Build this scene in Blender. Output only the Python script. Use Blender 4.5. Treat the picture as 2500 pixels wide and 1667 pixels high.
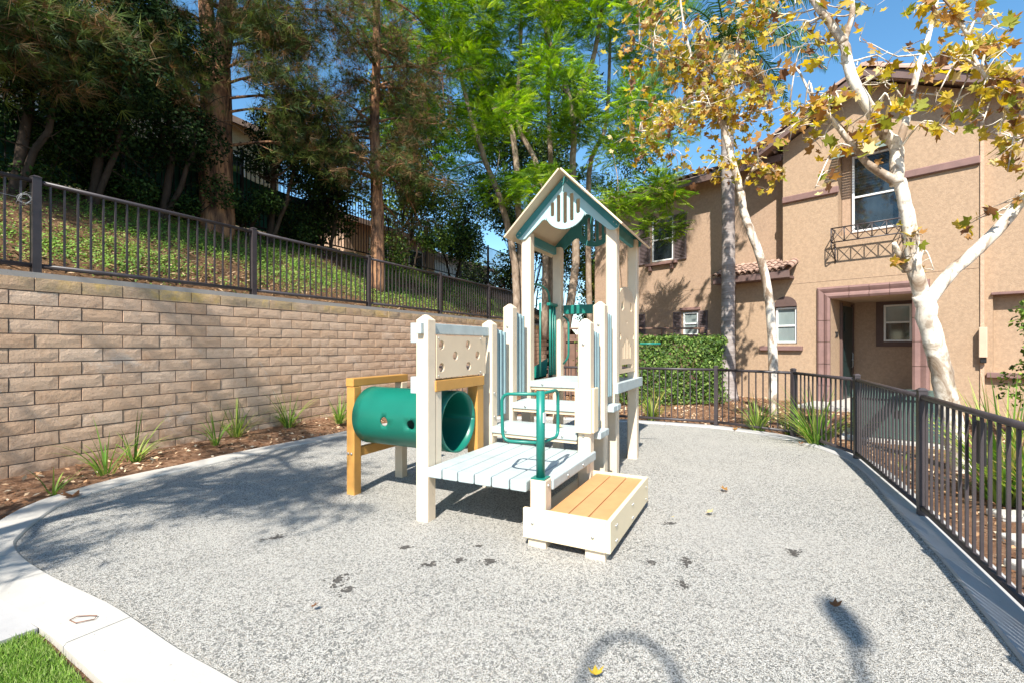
import bpy, bmesh, math, random
import numpy as np
from mathutils import Vector, Matrix, geometry

for o in list(bpy.data.objects): bpy.data.objects.remove(o)
scene = bpy.context.scene
C = scene.collection
R = math.radians
random.seed(7); rng = np.random.default_rng(7)

# ------------------------------------------------------------------ camera, sky, sun, exposure
CAM_H = 1.4; FPX = 1163.0; CX = 1250.0; CY = 843.0
cam = bpy.data.cameras.new('camera'); cam_o = bpy.data.objects.new('camera', cam); C.objects.link(cam_o)
cam.sensor_width = 36.0; cam.lens = 36.0*FPX/2500.0; cam.shift_y = (CY-833.5)/2500.0
cam.clip_start = 0.05; cam.clip_end = 2000
cam_o.location = (0, 0, CAM_H); cam_o.rotation_euler = (R(90), 0, 0)
scene.camera = cam_o
SUN_AZ = 15.5; SUN_EL = 47.0          # azimuth the light travels to (right of forward), elevation
world = bpy.data.worlds.new('World'); scene.world = world; world.use_nodes = True
wn = world.node_tree; wn.nodes.clear()
sky = wn.nodes.new('ShaderNodeTexSky'); sky.sky_type = 'NISHITA'; sky.sun_disc = False
sky.sun_elevation = R(SUN_EL); sky.sun_rotation = R(180+SUN_AZ)
sky.air_density = 1.0; sky.dust_density = 0.3; sky.ozone_density = 2.5; sky.altitude = 100
bg = wn.nodes.new('ShaderNodeBackground'); bg.inputs[1].default_value = 0.115
wo = wn.nodes.new('ShaderNodeOutputWorld')
hsv = wn.nodes.new('ShaderNodeHueSaturation'); hsv.inputs['Saturation'].default_value = 1.18; hsv.inputs['Hue'].default_value = 0.490
wn.links.new(sky.outputs[0], hsv.inputs['Color']); wn.links.new(hsv.outputs[0], bg.inputs[0]); wn.links.new(bg.outputs[0], wo.inputs[0])
sun = bpy.data.lights.new('sun', 'SUN'); sun.energy = 4.8; sun.angle = R(0.53); sun.color = (1.0, 0.95, 0.87)
sun_o = bpy.data.objects.new('sun', sun); C.objects.link(sun_o)
Ld = Vector((math.sin(R(SUN_AZ))*math.cos(R(SUN_EL)), math.cos(R(SUN_AZ))*math.cos(R(SUN_EL)), -math.sin(R(SUN_EL))))
sun_o.rotation_euler = Ld.to_track_quat('-Z', 'Y').to_euler(); sun_o.location = (0, 0, 30)
vs = scene.view_settings; vs.view_transform = 'Standard'; vs.look = 'None'; vs.gamma = 1.0; vs.use_curve_mapping = False
vs.exposure = 1.08

# ------------------------------------------------------------------ helpers
def tag(o, label=None, cat=None, group=None, kind=None):
    if label: o['label'] = label
    if cat: o['category'] = cat
    if group: o['group'] = group
    if kind: o['kind'] = kind
    return o
def empty(name, loc=(0,0,0), rz=0.0, label=None, cat=None, group=None):
    o = bpy.data.objects.new(name, None); C.objects.link(o); o.location = loc; o.rotation_euler = (0,0,rz)
    o.empty_display_size = 0.1
    return tag(o, label, cat, group)
def link(name, me, mat=None, parent=None, loc=None, rot=None):
    o = bpy.data.objects.new(name, me); C.objects.link(o)
    if mat is not None and len(me.materials) == 0: me.materials.append(mat)
    if parent is not None: o.parent = parent
    if loc is not None: o.location = loc
    if rot is not None: o.rotation_euler = rot
    return o
def px(u, v, Y):       # photo pixel at a chosen distance -> point in the scene
    return Vector(((u-CX)/FPX*Y, Y, CAM_H-(v-CY)/FPX*Y))
def ground(u, v, z=0):
    Y = FPX*(CAM_H-z)/(v-CY); return Vector(((u-CX)/FPX*Y, Y, z))

class MB:
    def __init__(s): s.v=[]; s.f=[]; s.sm=[]
    def add(s, vs, fs, smooth=False):
        b=len(s.v); s.v += [tuple(p) for p in vs]
        s.f += [tuple(i+b for i in f) for f in fs]; s.sm += [smooth]*len(fs); return s
    def box(s, x0,x1,y0,y1,z0,z1):
        return s.add([(x0,y0,z0),(x1,y0,z0),(x1,y1,z0),(x0,y1,z0),(x0,y0,z1),(x1,y0,z1),(x1,y1,z1),(x0,y1,z1)],
            [(0,3,2,1),(4,5,6,7),(0,1,5,4),(1,2,6,5),(2,3,7,6),(3,0,4,7)])
    def tube(s, pts, rad, n=8, cap=True, smooth=True, closed=False):
        pts=[Vector(p) for p in pts]; m=len(pts)
        if not hasattr(rad,'__len__'): rad=[rad]*m
        vs=[]; nrm=None
        for i in range(m):
            if closed: t=(pts[(i+1)%m]-pts[i-1])
            else: t=(pts[min(i+1,m-1)]-pts[max(i-1,0)])
            if t.length<1e-9: t=Vector((0,0,1))
            t.normalize()
            if nrm is None:
                a=Vector((0,0,1)) if abs(t.z)<.9 else Vector((1,0,0)); nrm=(a-t*a.dot(t)).normalized()
            else:
                nrm=(nrm-t*nrm.dot(t)); nrm=nrm.normalized() if nrm.length>1e-6 else t.orthogonal().normalized()
            b=t.cross(nrm)
            for k in range(n):
                a=2*math.pi*k/n; vs.append(pts[i]+(nrm*math.cos(a)+b*math.sin(a))*rad[i])
        fs=[]
        for i in range(m if closed else m-1):
            j=(i+1)%m
            for k in range(n):
                k2=(k+1)%n; fs.append((i*n+k,i*n+k2,j*n+k2,j*n+k))
        s.add(vs,fs,smooth)
        if cap and not closed:
            b=len(s.v)-m*n
            s.f.append(tuple(b+k for k in reversed(range(n)))); s.sm.append(False)
            s.f.append(tuple(b+(m-1)*n+k for k in range(n))); s.sm.append(False)
        return s
    def mesh(s, name):
        me=bpy.data.meshes.new(name); me.from_pydata(s.v,[],s.f); me.polygons.foreach_set('use_smooth', s.sm); me.update(); return me
    def build(s, name, mat, parent=None, loc=None, rot=None): return link(name, s.mesh(name), mat, parent, loc, rot)

def bevel_mesh(me, w, seg=2):
    bm=bmesh.new(); bm.from_mesh(me)
    bmesh.ops.bevel(bm, geom=bm.edges[:], offset=w, segments=seg, affect='EDGES', profile=0.6, clamp_overlap=True)
    bm.to_mesh(me); bm.free(); return me
def rbox(name, x0,x1,y0,y1,z0,z1, mat, parent=None, bev=0.006, seg=2):
    me=MB().box(x0,x1,y0,y1,z0,z1).mesh(name); bevel_mesh(me, bev, seg)
    return link(name, me, mat, parent)

def plate(name, outer, holes, thick, mapf, mat, parent=None, grid=None, smooth=False):
    """solid plate from a 2-D outline with holes; mapf(a,b,side) -> 3-D point (side 0 front, 1 back)"""
    pts=[]; edges=[]; loops=[]
    for lp in [outer]+holes:
        b=len(pts); n=len(lp); pts+= [Vector(p) for p in lp]; loops.append(list(range(b,b+n)))
        edges += [(b+i, b+(i+1)%n) for i in range(n)]
    if grid:
        (a0,a1,na),(b0,b1,nb)=grid
        for i in range(1,na):
            for j in range(1,nb):
                p=Vector((a0+(a1-a0)*i/na, b0+(b1-b0)*j/nb)); pts.append(p)
    def inside(p, lp):
        c=False; n=len(lp); x,y=p
        for i in range(n):
            x1,y1=lp[i]; x2,y2=lp[(i+1)%n]
            if (y1>y)!=(y2>y) and x<(x2-x1)*(y-y1)/(y2-y1)+x1: c=not c
        return c
    V,Ed,F,ov,oe,of=geometry.delaunay_2d_cdt(pts, edges, [], 0, 1e-6)
    tris=[]
    for f in F:
        c=(sum(V[i].x for i in f)/len(f), sum(V[i].y for i in f)/len(f))
        if inside(c,outer) and not any(inside(c,h) for h in holes): tris.append(tuple(f))
    n=len(V)
    vs=[mapf(p.x,p.y,0) for p in V]+[mapf(p.x,p.y,1) for p in V]
    fs=list(tris)+[tuple(i+n for i in reversed(t)) for t in tris]
    cnt={}
    for t in tris:
        for i in range(3):
            e=(t[i],t[(i+1)%3]); cnt[tuple(sorted(e))]=cnt.get(tuple(sorted(e)),[])+[e]
    rim=[es[0] for es in cnt.values() if len(es)==1]
    sm=[smooth]*len(fs)
    for a,b in rim: fs.append((b,a,a+n,b+n)); sm.append(False)
    me=bpy.data.meshes.new(name); me.from_pydata([tuple(p) for p in vs],[],fs); me.polygons.foreach_set('use_smooth', sm)
    bm=bmesh.new(); bm.from_mesh(me); bmesh.ops.recalc_face_normals(bm, faces=bm.faces[:]); bm.to_mesh(me); bm.free(); me.update()
    return link(name, me, mat, parent)
def circle(cx, cy, r, n=20, r2=None): return [(cx+r*math.cos(2*math.pi*i/n), cy+(r2 or r)*math.sin(2*math.pi*i/n)) for i in range(n)]
def rect(x0,x1,y0,y1): return [(x0,y0),(x1,y0),(x1,y1),(x0,y1)]

# ------------------------------------------------------------------ materials
def nmat(name):
    m=bpy.data.materials.new(name); m.use_nodes=True; nt=m.node_tree; nt.nodes.clear()
    out=nt.nodes.new('ShaderNodeOutputMaterial'); return m,nt,out
def N(nt,t,**kw):
    n=nt.nodes.new(t)
    for k,v in kw.items(): setattr(n,k,v)
    return n
def ramp(nt, stops, src, interp='LINEAR'):
    r=N(nt,'ShaderNodeValToRGB'); r.color_ramp.interpolation=interp
    e=r.color_ramp.elements
    while len(e)<len(stops): e.new(0.5)
    for el,(p,c) in zip(e,stops): el.position=p; el.color=(*c,1) if len(c)==3 else c
    nt.links.new(src,r.inputs[0]); return r.outputs[0]
def noise(nt, scale, detail=4, rough=.55, coord='Object', dist=0, stretch=None):
    tc=N(nt,'ShaderNodeTexCoord'); n=N(nt,'ShaderNodeTexNoise'); n.inputs['Scale'].default_value=scale
    n.inputs['Detail'].default_value=detail; n.inputs['Roughness'].default_value=rough; n.inputs['Distortion'].default_value=dist
    src = tc.outputs['Object']
    if coord=='World':
        g=N(nt,'ShaderNodeNewGeometry'); src=g.outputs['Position']
    if stretch:
        mp=N(nt,'ShaderNodeMapping'); mp.inputs['Scale'].default_value=stretch; nt.links.new(src,mp.inputs[0]); src=mp.outputs[0]
    nt.links.new(src,n.inputs['Vector']); return n.outputs['Fac']
def mix(nt, a, b, fac, mode='MIX'):
    m=N(nt,'ShaderNodeMix'); m.data_type='RGBA'; m.blend_type=mode
    for s,val in ((m.inputs[6],a),(m.inputs[7],b)):
        if isinstance(val,(tuple,list)): s.default_value=(*val,1)
        else: nt.links.new(val,s)
    if isinstance(fac,(int,float)): m.inputs[0].default_value=fac
    else: nt.links.new(fac,m.inputs[0])
    return m.outputs[2]
def world_pos(nt): return N(nt,'ShaderNodeNewGeometry').outputs['Position']
def bump(nt, src, strength=.3, dist=.01, prev=None):
    b=N(nt,'ShaderNodeBump'); b.inputs['Strength'].default_value=strength; b.inputs['Distance'].default_value=dist
    nt.links.new(src,b.inputs['Height'])
    if prev: nt.links.new(prev,b.inputs['Normal'])
    return b.outputs[0]
def principled(nt, out, col, rough=.6, nrm=None, metal=0, spec=.5):
    p=N(nt,'ShaderNodeBsdfPrincipled')
    if isinstance(col,(tuple,list)): p.inputs['Base Color'].default_value=(*col,1)
    else: nt.links.new(col,p.inputs['Base Color'])
    if isinstance(rough,(int,float)): p.inputs['Roughness'].default_value=rough
    else: nt.links.new(rough,p.inputs['Roughness'])
    p.inputs['Metallic'].default_value=metal; p.inputs['Specular IOR Level'].default_value=spec
    if nrm: nt.links.new(nrm,p.inputs['Normal'])
    nt.links.new(p.outputs[0],out.inputs[0]); return p
def scale3(c,k): return tuple(min(1,x*k) for x in c)
def plain(name, col, rough=.55, var=.12, scale=6, bumpsc=None, bstr=.15, bdist=.003, grime=.0, metal=0, spec=.5, objvar=0):
    m,nt,out=nmat(name)
    f=noise(nt,scale,5,.6)
    c=ramp(nt,[(.3,scale3(col,1-var)),(.7,scale3(col,1+var))],f)
    if grime:
        g=noise(nt,scale*.35,6,.7,dist=.6); gm=ramp(nt,[(.5,(0,0,0)),(.72,(1,1,1))],g)
        mm=N(nt,'ShaderNodeMath',operation='MULTIPLY'); nt.links.new(gm,mm.inputs[0]); mm.inputs[1].default_value=grime
        c=mix(nt,c,scale3(col,.55),mm.outputs[0])
    if grime>=.2:
        sc=ramp(nt,[(.60,(0,0,0)),(.66,(.35,.35,.35))],noise(nt,scale*3.2,6,.75,dist=1.2,stretch=(1,1,.35))); c=mix(nt,c,scale3(col,.62),sc)
    if objvar:
        oi=N(nt,'ShaderNodeObjectInfo'); hv=N(nt,'ShaderNodeHueSaturation')
        mr=N(nt,'ShaderNodeMapRange'); mr.inputs[3].default_value=1-objvar; mr.inputs[4].default_value=1+objvar
        nt.links.new(oi.outputs['Random'],mr.inputs[0]); nt.links.new(mr.outputs[0],hv.inputs['Value']); nt.links.new(c,hv.inputs['Color']); c=hv.outputs[0]
    b=bump(nt,noise(nt,bumpsc or scale*12,3,.6),bstr,bdist)
    principled(nt,out,c,rough,b,metal,spec); return m
def foliage_mat(name, trans=.3, rough=.55, spec=.3):
    m,nt,out=nmat(name)
    a=N(nt,'ShaderNodeAttribute'); a.attribute_name='Col'
    p=N(nt,'ShaderNodeBsdfPrincipled'); nt.links.new(a.outputs['Color'],p.inputs['Base Color']); p.inputs['Roughness'].default_value=rough; p.inputs['Specular IOR Level'].default_value=spec
    t=N(nt,'ShaderNodeBsdfTranslucent')
    hs=N(nt,'ShaderNodeHueSaturation'); hs.inputs['Saturation'].default_value=1.1; hs.inputs['Value'].default_value=1.5; nt.links.new(a.outputs['Color'],hs.inputs['Color']); nt.links.new(hs.outputs[0],t.inputs['Color'])
    mx=N(nt,'ShaderNodeMixShader'); mx.inputs[0].default_value=trans
    nt.links.new(p.outputs[0],mx.inputs[1]); nt.links.new(t.outputs[0],mx.inputs[2]); nt.links.new(mx.outputs[0],out.inputs[0]); return m
M={}
M['cream']=plain('cream_plastic',(.71,.575,.42),.5,.06,5,140,.25,.002,grime=.38)
M['cream_panel']=plain('cream_panel_plastic',(.66,.51,.35),.45,.05,4,200,.1,.001,grime=.15)
M['yellow_panel']=plain('pale_yellow_plastic',(.78,.64,.42),.5,.04,4,200,.1,.001)
M['deck']=plain('pale_blue_plastic',(.40,.46,.455),.5,.10,7,120,.25,.002,grime=.35)
M['slat']=plain('blue_grey_plastic',(.25,.36,.375),.5,.06,7,120,.2,.002)
M['teal']=plain('teal_plastic',(.035,.21,.22),.5,.08,12,150,.2,.002)
M['pale_teal']=plain('pale_teal_plastic',(.36,.55,.56),.5,.04,5,150,.1,.001)
M['green']=plain('green_plastic',(.005,.135,.092),.36,.08,3,90,.1,.001,grime=.10)
M['green_metal']=plain('green_powder_coat',(.008,.17,.13),.4,.15,10,160,.1,.001)
M['orange']=plain('ochre_plastic',(.50,.25,.06),.5,.08,6,120,.2,.002,grime=.2)
M['orange_step']=plain('tan_orange_plastic',(.53,.27,.11),.5,.09,6,120,.2,.002,grime=.25)
M['bolt']=plain('steel_bolt',(.45,.45,.43),.4,.1,20,metal=.8)
M['iron']=plain('bronze_powder_coat',(.045,.036,.038),.45,.2,8,120,.15,.001,grime=.3)
M['iron_far']=plain('dark_iron',(.02,.018,.018),.5,.2,8,60,.1,.001)
M['stucco']=None
def stucco(name,col):
    m,nt,out=nmat(name)
    f=noise(nt,.7,5,.6,'World'); c=ramp(nt,[(.3,scale3(col,.9)),(.7,scale3(col,1.08))],f)
    f2=noise(nt,45,4,.6,'World'); c=mix(nt,c,ramp(nt,[(.35,scale3(col,.78)),(.65,scale3(col,1.1))],f2),.4)
    f3=noise(nt,16,5,.7,'World'); c=mix(nt,c,ramp(nt,[(.38,scale3(col,.74)),(.62,scale3(col,1.18))],f3),.45)
    st=noise(nt,2.2,4,.6,'World',stretch=(1,1,.12)); c=mix(nt,c,scale3(col,.72),ramp(nt,[(.55,(0,0,0)),(.8,(.35,.35,.35))],st))
    b=bump(nt,noise(nt,55,4,.6,'World'),.6,.012)
    principled(nt,out,c,.9,b,spec=.15); return m
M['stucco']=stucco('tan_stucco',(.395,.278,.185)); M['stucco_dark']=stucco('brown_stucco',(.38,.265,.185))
M['stucco_pale']=stucco('beige_stucco',(.50,.43,.30)); M['stucco_pink']=stucco('pink_tan_stucco',(.52,.36,.25))
M['trim']=plain('mauve_brown_trim',(.20,.115,.10),.7,.15,5,60,.2,.004,grime=.2)
M['trim_dark']=plain('dark_brown_trim',(.10,.06,.05),.7,.12,5,60,.2,.004)
M['white_frame']=plain('white_window_frame',(.72,.72,.70),.4,.04,8)
M['shutter']=plain('brown_grey_shutter',(.115,.085,.085),.6,.12,8,60,.2,.003)
M['door']=plain('dark_green_door',(.012,.03,.03),.4,.1,6)
M['number']=plain('black_numerals',(.02,.02,.02),.5,.05,6)
M['wood']=plain('brown_fence_wood',(.17,.095,.065),.8,.2,4,50,.4,.005,objvar=.15)
M['tile']=plain('clay_roof_tile',(.33,.215,.165),.8,.2,6,40,.4,.006,objvar=.22)
M['fascia']=plain('brown_fascia',(.13,.08,.07),.7,.15,5)
M['concrete']=None
def concrete(name,col,stain=.35):
    m,nt,out=nmat(name)
    c=ramp(nt,[(.3,scale3(col,.9)),(.7,scale3(col,1.06))],noise(nt,2.2,6,.65,'World'))
    c=mix(nt,c,scale3(col,.6),ramp(nt,[(.56,(0,0,0)),(.75,(stain,stain,stain))],noise(nt,1.1,7,.7,'World',dist=.7)))
    c=mix(nt,c,scale3(col,.3),ramp(nt,[(.71,(0,0,0)),(.76,(.6,.6,.6))],noise(nt,60,2,.5,'World')))
    b=bump(nt,noise(nt,120,4,.6,'World'),.25,.003)
    principled(nt,out,c,.85,b,spec=.25); return m
M['concrete']=concrete('concrete',(.455,.43,.385),.55); M['concrete_grey']=concrete('grey_concrete',(.40,.39,.38),.25)
M['concrete_old']=concrete('weathered_concrete',(.36,.34,.31),.5)
M['util']=plain('utility_green_metal',(.055,.10,.085),.5,.15,4,60,.15,.002,grime=.3)
M['black']=plain('black_plastic',(.012,.012,.012),.5,.1,6)
M['meter']=plain('beige_meter_box',(.55,.42,.30),.6,.06,5)
M['white_wall']=plain('white_siding',(.75,.74,.72),.7,.05,3)
M['foliage']=foliage_mat('leaf_tissue',.32); M['feather']=foliage_mat('thin_leaflet_tissue',.5); M['foliage_dark']=foliage_mat('waxy_leaf_tissue',.10,.7,.06); M['needle']=foliage_mat('needle_tissue',.15,.6,.2)
M['autumn']=foliage_mat('autumn_leaf_tissue',.38,.6,.25); M['grass']=foliage_mat('grass_tissue',.35,.5,.3); M['litter']=foliage_mat('dry_leaf_tissue',.05,.8,.1)
def bark(name, stops, scale, stretch, bstr=.6, bdist=.02, rough=.9):
    m,nt,out=nmat(name)
    f=noise(nt,scale,6,.65,'World',dist=.5,stretch=stretch); c=ramp(nt,stops,f)
    b=bump(nt,f,bstr,bdist); principled(nt,out,c,rough,b,spec=.15); return m
M['pine_bark']=bark('furrowed_pine_bark',[(.36,(.05,.032,.022)),(.47,(.17,.09,.055)),(.56,(.38,.20,.10)),(.68,(.24,.145,.10))],5.5,(1.6,1.6,.33),1.0,.05)
M['grey_bark']=bark('grey_brown_bark',[(.3,(.12,.085,.06)),(.5,(.27,.20,.145)),(.7,(.40,.32,.25))],7,(1,1,.5),.5,.015)
M['dark_bark']=bark('dark_bark',[(.3,(.02,.015,.01)),(.7,(.08,.055,.04))],6,(1,1,.4),.5,.02)
M['palm_bark']=bark('grey_palm_trunk',[(.3,(.17,.14,.125)),(.5,(.29,.25,.23)),(.7,(.40,.36,.34))],4,(.6,.6,3.2),.7,.02)
def syc_bark():
    m,nt,out=nmat('mottled_white_bark')
    f=noise(nt,3.4,6,.62,'World',dist=.9,stretch=(1,1,.55))
    c=ramp(nt,[(.38,(.22,.155,.105)),(.44,(.38,.31,.24)),(.49,(.62,.55,.46)),(.56,(.74,.68,.58)),(.72,(.80,.75,.66))],f)
    f2=noise(nt,16,4,.6,'World'); c=mix(nt,c,(.36,.29,.22),ramp(nt,[(.53,(0,0,0)),(.64,(.75,.75,.75))],f2))
    b=bump(nt,f2,.35,.008); b=bump(nt,f,.5,.015,b)
    principled(nt,out,c,.8,b,spec=.2); return m
M['syc_bark']=syc_bark()
def block_mat():
    m,nt,out=nmat('split_face_block')
    oi=N(nt,'ShaderNodeObjectInfo')
    base=ramp(nt,[(0,(.61,.395,.25)),(.3,(.68,.48,.335)),(.7,(.65,.44,.29)),(1,(.72,.525,.375))],oi.outputs['Random'])
    f=noise(nt,7,6,.65,'World',dist=.4); c=mix(nt,base,(.50,.30,.18),ramp(nt,[(.52,(0,0,0)),(.74,(.6,.6,.6))],f))
    c=mix(nt,c,(.68,.58,.48),ramp(nt,[(.60,(0,0,0)),(.70,(.6,.6,.6))],noise(nt,2.3,6,.7,'World',dist=.8)))
    # mineral staining hugs the top course
    sp=N(nt,'ShaderNodeSeparateXYZ'); nt.links.new(world_pos(nt),sp.inputs[0])
    mr=N(nt,'ShaderNodeMapRange'); nt.links.new(sp.outputs[2],mr.inputs[0]); mr.inputs[1].default_value=1.97; mr.inputs[2].default_value=2.01
    st=N(nt,'ShaderNodeMath',operation='MULTIPLY'); nt.links.new(mr.outputs[0],st.inputs[0]); nt.links.new(ramp(nt,[(.4,(.25,.25,.25)),(.6,(.85,.85,.85))],noise(nt,1.4,5,.7,'World')),st.inputs[1])
    c=mix(nt,c,ramp(nt,[(.35,(.24,.19,.14)),(.5,(.44,.33,.18)),(.62,(.62,.42,.10))],noise(nt,1.9,6,.7,'World',dist=.6)),st.outputs[0])
    c=mix(nt,c,scale3((.3,.2,.14),.5),ramp(nt,[(.60,(0,0,0)),(.7,(.5,.5,.5))],noise(nt,90,3,.6,'World')))
    lo=N(nt,'ShaderNodeMapRange'); nt.links.new(sp.outputs[2],lo.inputs[0]); lo.inputs[1].default_value=.55; lo.inputs[2].default_value=.02
    ld=N(nt,'ShaderNodeMath',operation='MULTIPLY'); nt.links.new(lo.outputs[0],ld.inputs[0]); nt.links.new(ramp(nt,[(.4,(0,0,0)),(.62,(.8,.8,.8))],noise(nt,3.5,6,.7,'World',dist=.6)),ld.inputs[1])
    c=mix(nt,c,(.33,.20,.12),ld.outputs[0])
    b=bump(nt,noise(nt,30,7,.75,'World'),.7,.014)
    principled(nt,out,c,.92,b,spec=.12); return m
M['block']=block_mat()
M['mortar']=plain('grey_mortar',(.205,.16,.125),.95,.12,5,60,.4,.006)
def rubber_mat():
    m,nt,out=nmat('speckled_rubber')
    tc=world_pos(nt)
    v=N(nt,'ShaderNodeTexVoronoi'); v.inputs['Scale'].default_value=280; nt.links.new(tc,v.inputs['Vector'])
    sp=N(nt,'ShaderNodeSeparateColor'); nt.links.new(v.outputs['Color'],sp.inputs[0])
    c=ramp(nt,[(0,(.045,.044,.039)),(.14,(.14,.136,.12)),(.27,(.325,.315,.285)),(.40,(.47,.455,.415)),(.58,(.62,.60,.55)),(.86,(.49,.42,.33)),(.93,(.71,.69,.63))],sp.outputs[0],'CONSTANT')
    v2=N(nt,'ShaderNodeTexVoronoi'); v2.inputs['Scale'].default_value=85; nt.links.new(tc,v2.inputs['Vector'])
    sp2=N(nt,'ShaderNodeSeparateColor'); nt.links.new(v2.outputs['Color'],sp2.inputs[0])
    c=mix(nt,c,(.10,.105,.10),ramp(nt,[(.84,(0,0,0)),(.88,(.7,.7,.7))],sp2.outputs[1]))
    # gaps between granules
    c=mix(nt,c,(.05,.05,.05),ramp(nt,[(.6,(0,0,0)),(1.0,(.4,.4,.4))],v.outputs['Distance']))
    # traffic wear and dust, broad patches
    c=mix(nt,c,(.50,.47,.42),ramp(nt,[(.42,(0,0,0)),(.75,(.4,.4,.4))],noise(nt,.9,5,.6,'World',dist=.5)))
    c=mix(nt,c,(.25,.25,.235),ramp(nt,[(.54,(0,0,0)),(.85,(.3,.3,.3))],noise(nt,2.1,6,.7,'World',dist=.6)))
    b=bump(nt,v.outputs['Distance'],.9,.006)
    principled(nt,out,c,.85,b,spec=.25); return m
M['rubber']=rubber_mat()
M['rubber_worn']=plain('worn_black_rubber',(.075,.068,.06),.9,.6,60,120,.8,.01)
def soil_mat(name, a, b, c2):
    m,nt,out=nmat(name)
    c=ramp(nt,[(.3,a),(.5,b),(.68,c2)],noise(nt,14,8,.75,'World',dist=.4))
    c=mix(nt,c,scale3(b,.6),ramp(nt,[(.45,(0,0,0)),(.7,(.6,.6,.6))],noise(nt,1.3,5,.6,'World')))
    bb=bump(nt,noise(nt,50,6,.75,'World'),1.0,.03)
    principled(nt,out,c,.95,bb,spec=.1); return m
M['mulch']=soil_mat('bark_mulch_soil',(.10,.05,.03),(.24,.13,.075),(.42,.28,.18))
M['slope_soil']=soil_mat('slope_soil',(.07,.04,.022),(.17,.095,.05),(.30,.19,.11))
M['terrain']=soil_mat('dry_ground',(.12,.08,.05),(.22,.15,.10),(.33,.25,.17))
M['turf']=soil_mat('lawn_soil',(.03,.05,.01),(.06,.10,.02),(.10,.15,.03))
def glass_mat(name, dark, tint, stripes=False):
    m,nt,out=nmat(name)
    c=ramp(nt,[(.35,dark),(.7,tint)],noise(nt,2.2,4,.6,'World',stretch=(1,1,.5)))
    if stripes:
        w=N(nt,'ShaderNodeTexWave',wave_type='BANDS',bands_direction='Z'); w.inputs['Scale'].default_value=14; nt.links.new(world_pos(nt),w.inputs['Vector'])
        c=mix(nt,c,scale3(tint,.5),w.outputs['Fac'])
    principled(nt,out,c,.06,None,0,.9); return m
M['glass_dark']=glass_mat('dark_window_glass',(.008,.010,.012),(.03,.04,.045)); M['glass_blind']=glass_mat('window_glass_over_blinds',(.20,.25,.25),(.34,.40,.39),True)

# ------------------------------------------------------------------ scatter mesh (many small faces, vertex colours)
def rot_from(nrm, spin):
    """rotation matrices with local z -> nrm, spun about it; n x 3"""
    z=nrm/np.linalg.norm(nrm,axis=1,keepdims=True)
    a=np.where(np.abs(z[:,2:3])<.9, np.array([[0,0,1.]]), np.array([[1.,0,0]]))
    x=np.cross(a,z); x/=np.linalg.norm(x,axis=1,keepdims=True); y=np.cross(z,x)
    c=np.cos(spin)[:,None]; s=np.sin(spin)[:,None]
    X=x*c+y*s; Y=-x*s+y*c
    return np.stack([X,Y,z],axis=2)
def scatter(name, tv, tf, pos, rot, scl, col, mat, parent=None, smooth=False):
    tv=np.asarray(tv,float); tf=np.asarray(tf,int); n=len(pos); k=len(tv)
    scl=np.asarray(scl,float)
    if scl.ndim==1: loc=tv[None]*scl[:,None,None]
    else: loc=tv[None]*scl[:,None,:]
    V=np.einsum('nij,nkj->nki',rot,loc)+pos[:,None,:]
    F=(tf[None]+ (np.arange(n)*k)[:,None,None]).reshape(-1,3)
    me=bpy.data.meshes.new(name); nv=n*k; nf=len(F)
    me.vertices.add(nv); me.vertices.foreach_set('co',V.reshape(-1).astype(np.float32))
    me.loops.add(nf*3); me.loops.foreach_set('vertex_index',F.reshape(-1).astype(np.int32))
    me.polygons.add(nf); me.polygons.foreach_set('loop_start',np.arange(0,nf*3,3,dtype=np.int32))
    at=me.attributes.new('Col','FLOAT_COLOR','POINT')
    cc=np.ones((n,k,4)); cc[:,:,:3]=np.asarray(col)[:,None,:]; at.data.foreach_set('color',cc.reshape(-1).astype(np.float32))
    me.update(calc_edges=True); me.validate()
    return link(name,me,mat,parent)
def pick(cols, n, jit=.2, w=None):
    cols=np.array(cols); idx=rng.choice(len(cols),n,p=w); c=cols[idx]*(1+rng.uniform(-jit,jit,(n,1)))
    return np.clip(c,0,1)
LEAF_V=[(0,0,0),(.28,.45,.05),(0,1,0.0),(-.28,.45,.05)]; LEAF_F=[(0,1,2),(0,2,3)]
BLADE_V=[(-.5,0,0),(.5,0,0),(.35,.5,.0),(-.35,.5,0),(0,1,0)]; BLADE_F=[(0,1,2),(0,2,3),(3,2,4)]
def unit(n):
    v=rng.normal(size=(n,3)); return v/np.linalg.norm(v,axis=1,keepdims=True)
def clumps(centers, radii, per, flat=1.0, shell=.45):
    """points in ellipsoid clumps, thicker towards their surface"""
    P=[];Nn=[]
    for c,r,m in zip(centers,radii,per):
        d=unit(m); rr=(rng.uniform(shell**3,1,m))**(1/3)
        off=d*rr[:,None]*r*np.array([1,1,flat]); P.append(np.asarray(c)+off); Nn.append(d)
    return np.concatenate(P),np.concatenate(Nn)
# sycamore leaf outline
def palmate():
    ang=[-90,-60,-25,0,18,38,60,75,90,105,120,142,162,180,205,240]; rad=[.12,.45,.62,.48,.55,.92,.52,.7,1.0,.7,.52,.92,.55,.48,.62,.45]
    v=[(0,0,0)]+[(r*math.cos(R(a)),r*math.sin(R(a)),.10*abs(math.cos(R(a)))*r) for a,r in zip(ang,rad)]
    n=len(ang); f=[(0,1+i,1+(i+1)%n) for i in range(n)]; return v,f
PAL_V,PAL_F=palmate()
def palmate_curled(k):
    return [(x,y,z+k*(x*x+y*y)) for x,y,z in PAL_V]
def leaf_mesh(name, tv, tf, size, col, mat):
    me=bpy.data.meshes.new(name); me.from_pydata([(x*size,y*size,z*size) for x,y,z in tv],[],tf)
    at=me.attributes.new('Col','FLOAT_COLOR','POINT')
    for i in range(len(tv)): at.data[i].color=(*col,1)
    me.materials.append(mat); me.update(); return me

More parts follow.
